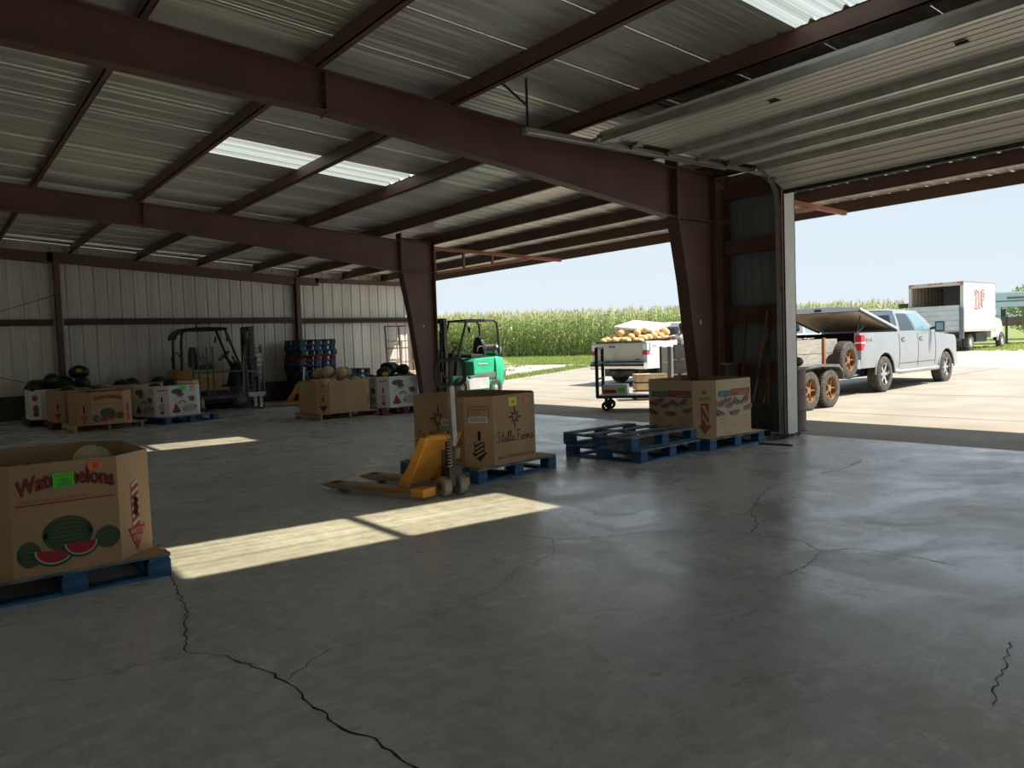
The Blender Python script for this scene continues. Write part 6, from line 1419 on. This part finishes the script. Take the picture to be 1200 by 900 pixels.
skinned('shorts', [((0, 0, .96), (.165, .135)), ((0, .09, .86), .115), ((.01, .10, .58), .10), ((0, -.09, .86), .115), ((-.02, -.10, .58), .10)], [(0, 1), (1, 2), (0, 3), (3, 4)], 'shorts_cloth')
h = MB(); h.ell((.085, 0, 1.665), (.105, .098, .115), 18, 12); h.v = [(x - .02 if z < 1.68 else x, y, max(z, 1.585 + (.09 if x > .10 else 0))) for x, y, z in h.v]; h.build('hair', 'hair', t, smooth=60)
fc = MB(); fc.ell((.185, 0, 1.60), (.016, .012, .022), 10, 6); fc.build('nose', 'skin_tone', t, smooth=60)
for y in (-.032, .032): e = MB(); e.ell((.176, y, 1.628), (.008, .013, .008), 10, 6); e.build('eye', 'ink_dark', t, smooth=60)
mo = MB(); mo.ell((.178, 0, 1.562), (.008, .022, .006), 10, 6); mo.build('mouth', 'ink_brick', t, smooth=60)
for y in (-.095, .095): e = MB(); e.ell((.09, y, 1.61), (.02, .010, .03), 10, 6); e.build('ear', 'skin_tone', t, smooth=60)
for x, y in ((.05, .11), (-.01, -.11)): s_ = MB(); s_.prism([(x - .12, 0), (x + .15, 0), (x + .16, .05), (x + .04, .09), (x - .06, .12), (x - .12, .10)], 'y', y - .045, y + .045); s_.build('shoe', 'shoe', t, bevel=.02)

# ================================================================ corn field and trees
def corn_variant(seed):
    r = random.Random(seed); V, Fc, M_ = [], [], []
    H = r.uniform(2.5, 2.9)
    def tri(vs, f, mi): o = len(V); V.extend(vs); Fc.extend([tuple(i + o for i in q) for q in f]); M_.extend([mi] * len(f))
    tri([(.015, 0, 0), (-.01, .013, 0), (-.01, -.013, 0), (.008, 0, H * .9), (-.006, .007, H * .9), (-.006, -.007, H * .9)], [(0, 1, 4, 3), (1, 2, 5, 4), (2, 0, 3, 5)], 1)
    a = r.uniform(0, 6.28); n = 11
    for i in range(n):
        a += PI + r.uniform(-.5, .5); z = .25 + (H - .55) * i / (n - 1); L = r.uniform(.55, .85) * (1 - .25 * abs(i / n - .5)); w = r.uniform(.045, .07); pts = []
        up = r.uniform(.5, .95); dx, dy = math.cos(a), math.sin(a)
        for j in range(5):
            q = j / 4; rad = L * q * (1 - .15 * q); hz = z + L * (up * q - (up + .45) * q * q); ww = w * (1 - q) ** .6 if j < 4 else .003
            pts += [(dx * rad - dy * ww, dy * rad + dx * ww, hz), (dx * rad + dy * ww, dy * rad - dx * ww, hz)]
        tri(pts, [(2 * j, 2 * j + 1, 2 * j + 3, 2 * j + 2) for j in range(4)], 0)
    for i in range(9):
        aa = r.uniform(0, 6.28); l = r.uniform(.16, .30); lean = .35 if i else 0
        tri([(.012, 0, H * .86), (-.012, 0, H * .86), (math.cos(aa) * l * lean, math.sin(aa) * l * lean, H * .88 + l + (.12 if i == 0 else 0))], [(0, 1, 2)], 2)
    return np.array(V), Fc, M_
variants = [corn_variant(i) for i in range(7)]
V, Fc, MI = [], [], []; off = 0
path = [Vector(p) for p in CORN]; seg = [(a, b_, (b_ - a).length) for a, b_ in zip(path[:-1], path[1:])]; tot = sum(s[2] for s in seg)
inward = Vector((.86, .51))
for row in range(11):
    s_ = random.uniform(0, .2); step = .17 if row < 3 else .24
    while s_ < tot:
        q = s_
        for a, b_, l in seg:
            if q <= l: p = a.lerp(b_, q / l); break
            q -= l
        p = p + inward * (row * .75 + random.uniform(-.08, .08)); v, f, mi = variants[random.randrange(7)]
        c, sn = math.cos(random.uniform(0, 6.28)), 0; ang = random.uniform(0, 6.28); c, sn = math.cos(ang), math.sin(ang); k = random.uniform(.95, 1.10) * (1.14 - .20 * s_ / tot)
        w = np.empty_like(v); w[:, 0] = (v[:, 0] * c - v[:, 1] * sn) * k + p.x; w[:, 1] = (v[:, 0] * sn + v[:, 1] * c) * k + p.y; w[:, 2] = v[:, 2] * k + ground(p.x, p.y) - .03
        V.append(w); Fc += [tuple(i + off for i in q_) for q_ in f]; MI += mi; off += len(v); s_ += step * random.uniform(.8, 1.25)
me = bpy.data.meshes.new('corn_field'); me.from_pydata(np.concatenate(V).tolist(), [], Fc)
for m_ in ('leaf_corn', 'stalk_corn', 'tassel'): me.materials.append(MATS[m_])
me.polygons.foreach_set('material_index', MI); me.update()
tag(link('corn_field', me), 'tall green field corn with tan tassels along the yard', 'corn', kind='stuff')
def tree(label, x, y, r, h, n, name='roadside_tree'):
    z = ground(x, y); t = thing(name, label, 'tree', (x, y, z)); MB().tube([(0, 0, -.1), (.05, 0, h * .3), (0, .1, h * .6)], [.16, .12, .06], 8).build('trunk', 'dark_wood', t)
    for k in range(5): a = k * 1.3; MB().tube([(0, 0, h * .25), (math.cos(a) * r * .4, math.sin(a) * r * .4, h * .5), (math.cos(a) * r * .7, math.sin(a) * r * .7, h * .7)], [.07, .05, .02], 6).build('branch', 'dark_wood', t)
    b = MB(); rr = random.Random(int(x))
    for _ in range(n):
        u, v_ = rr.uniform(-1, 1), rr.uniform(0, 6.28); q = rr.random() ** .33; s = math.sqrt(1 - u * u); p = Vector((r * q * s * math.cos(v_), r * q * s * math.sin(v_), h * .55 + h * .45 * q * u)); d = Vector((rr.gauss(0, 1), rr.gauss(0, 1), rr.gauss(0, 1))).normalized(); e = d.orthogonal().normalized(); l = rr.uniform(.14, .26)
        b.add([p, p + d * l * .5 + e * l * .3, p + d * l, p + d * l * .5 - e * l * .3], [(0, 1, 2, 3)])
    o = b.build('foliage', 'leaf_tree', t, normals=False); o['kind'] = 'stuff'
tree('dark green bushy tree by the pale teal trailer', 58.0, 19.2, 2.0, 3.6, 2600); tree('round green bush beyond the pale teal trailer', 63.5, 16.4, 1.8, 3.0, 2200, 'roadside_bush'); tree('small green tree seen under the raised bed cover', 33.0, 21.0, 1.4, 2.0, 1500, 'roadside_bush')

# ================================================================ settle melons so that none cut into another
bpy.context.view_layer.update()
ms = [o for o in COL.objects if o.get('category') == 'melon']
pos = np.array([o.location[:] for o in ms]); org = pos.copy()
rad = np.array([sum(abs(v) for v in (o.data.vertices[0].co.z, max(q.co.x for q in o.data.vertices), max(q.co.y for q in o.data.vertices))) / 3 * o.scale[0] for o in ms])
for it in range(120):
    d = pos[:, None] - pos[None]; dist = np.linalg.norm(d, axis=2) + np.eye(len(ms)) * 9
    need = (rad[:, None] + rad[None]) * 1.02 - dist; m_ = need > 0
    if not m_.any(): break
    push = (d / dist[..., None]) * (np.where(m_, need, 0) * .35)[..., None]; mv = push.sum(1); mv[:, 2] += np.abs(mv[:, 2]) * .6
    pos += mv; lim = np.clip(pos - org, (-.10, -.10, -.06), (.10, .10, .22)); pos = org + lim
for o, p in zip(ms, pos): o.location = p
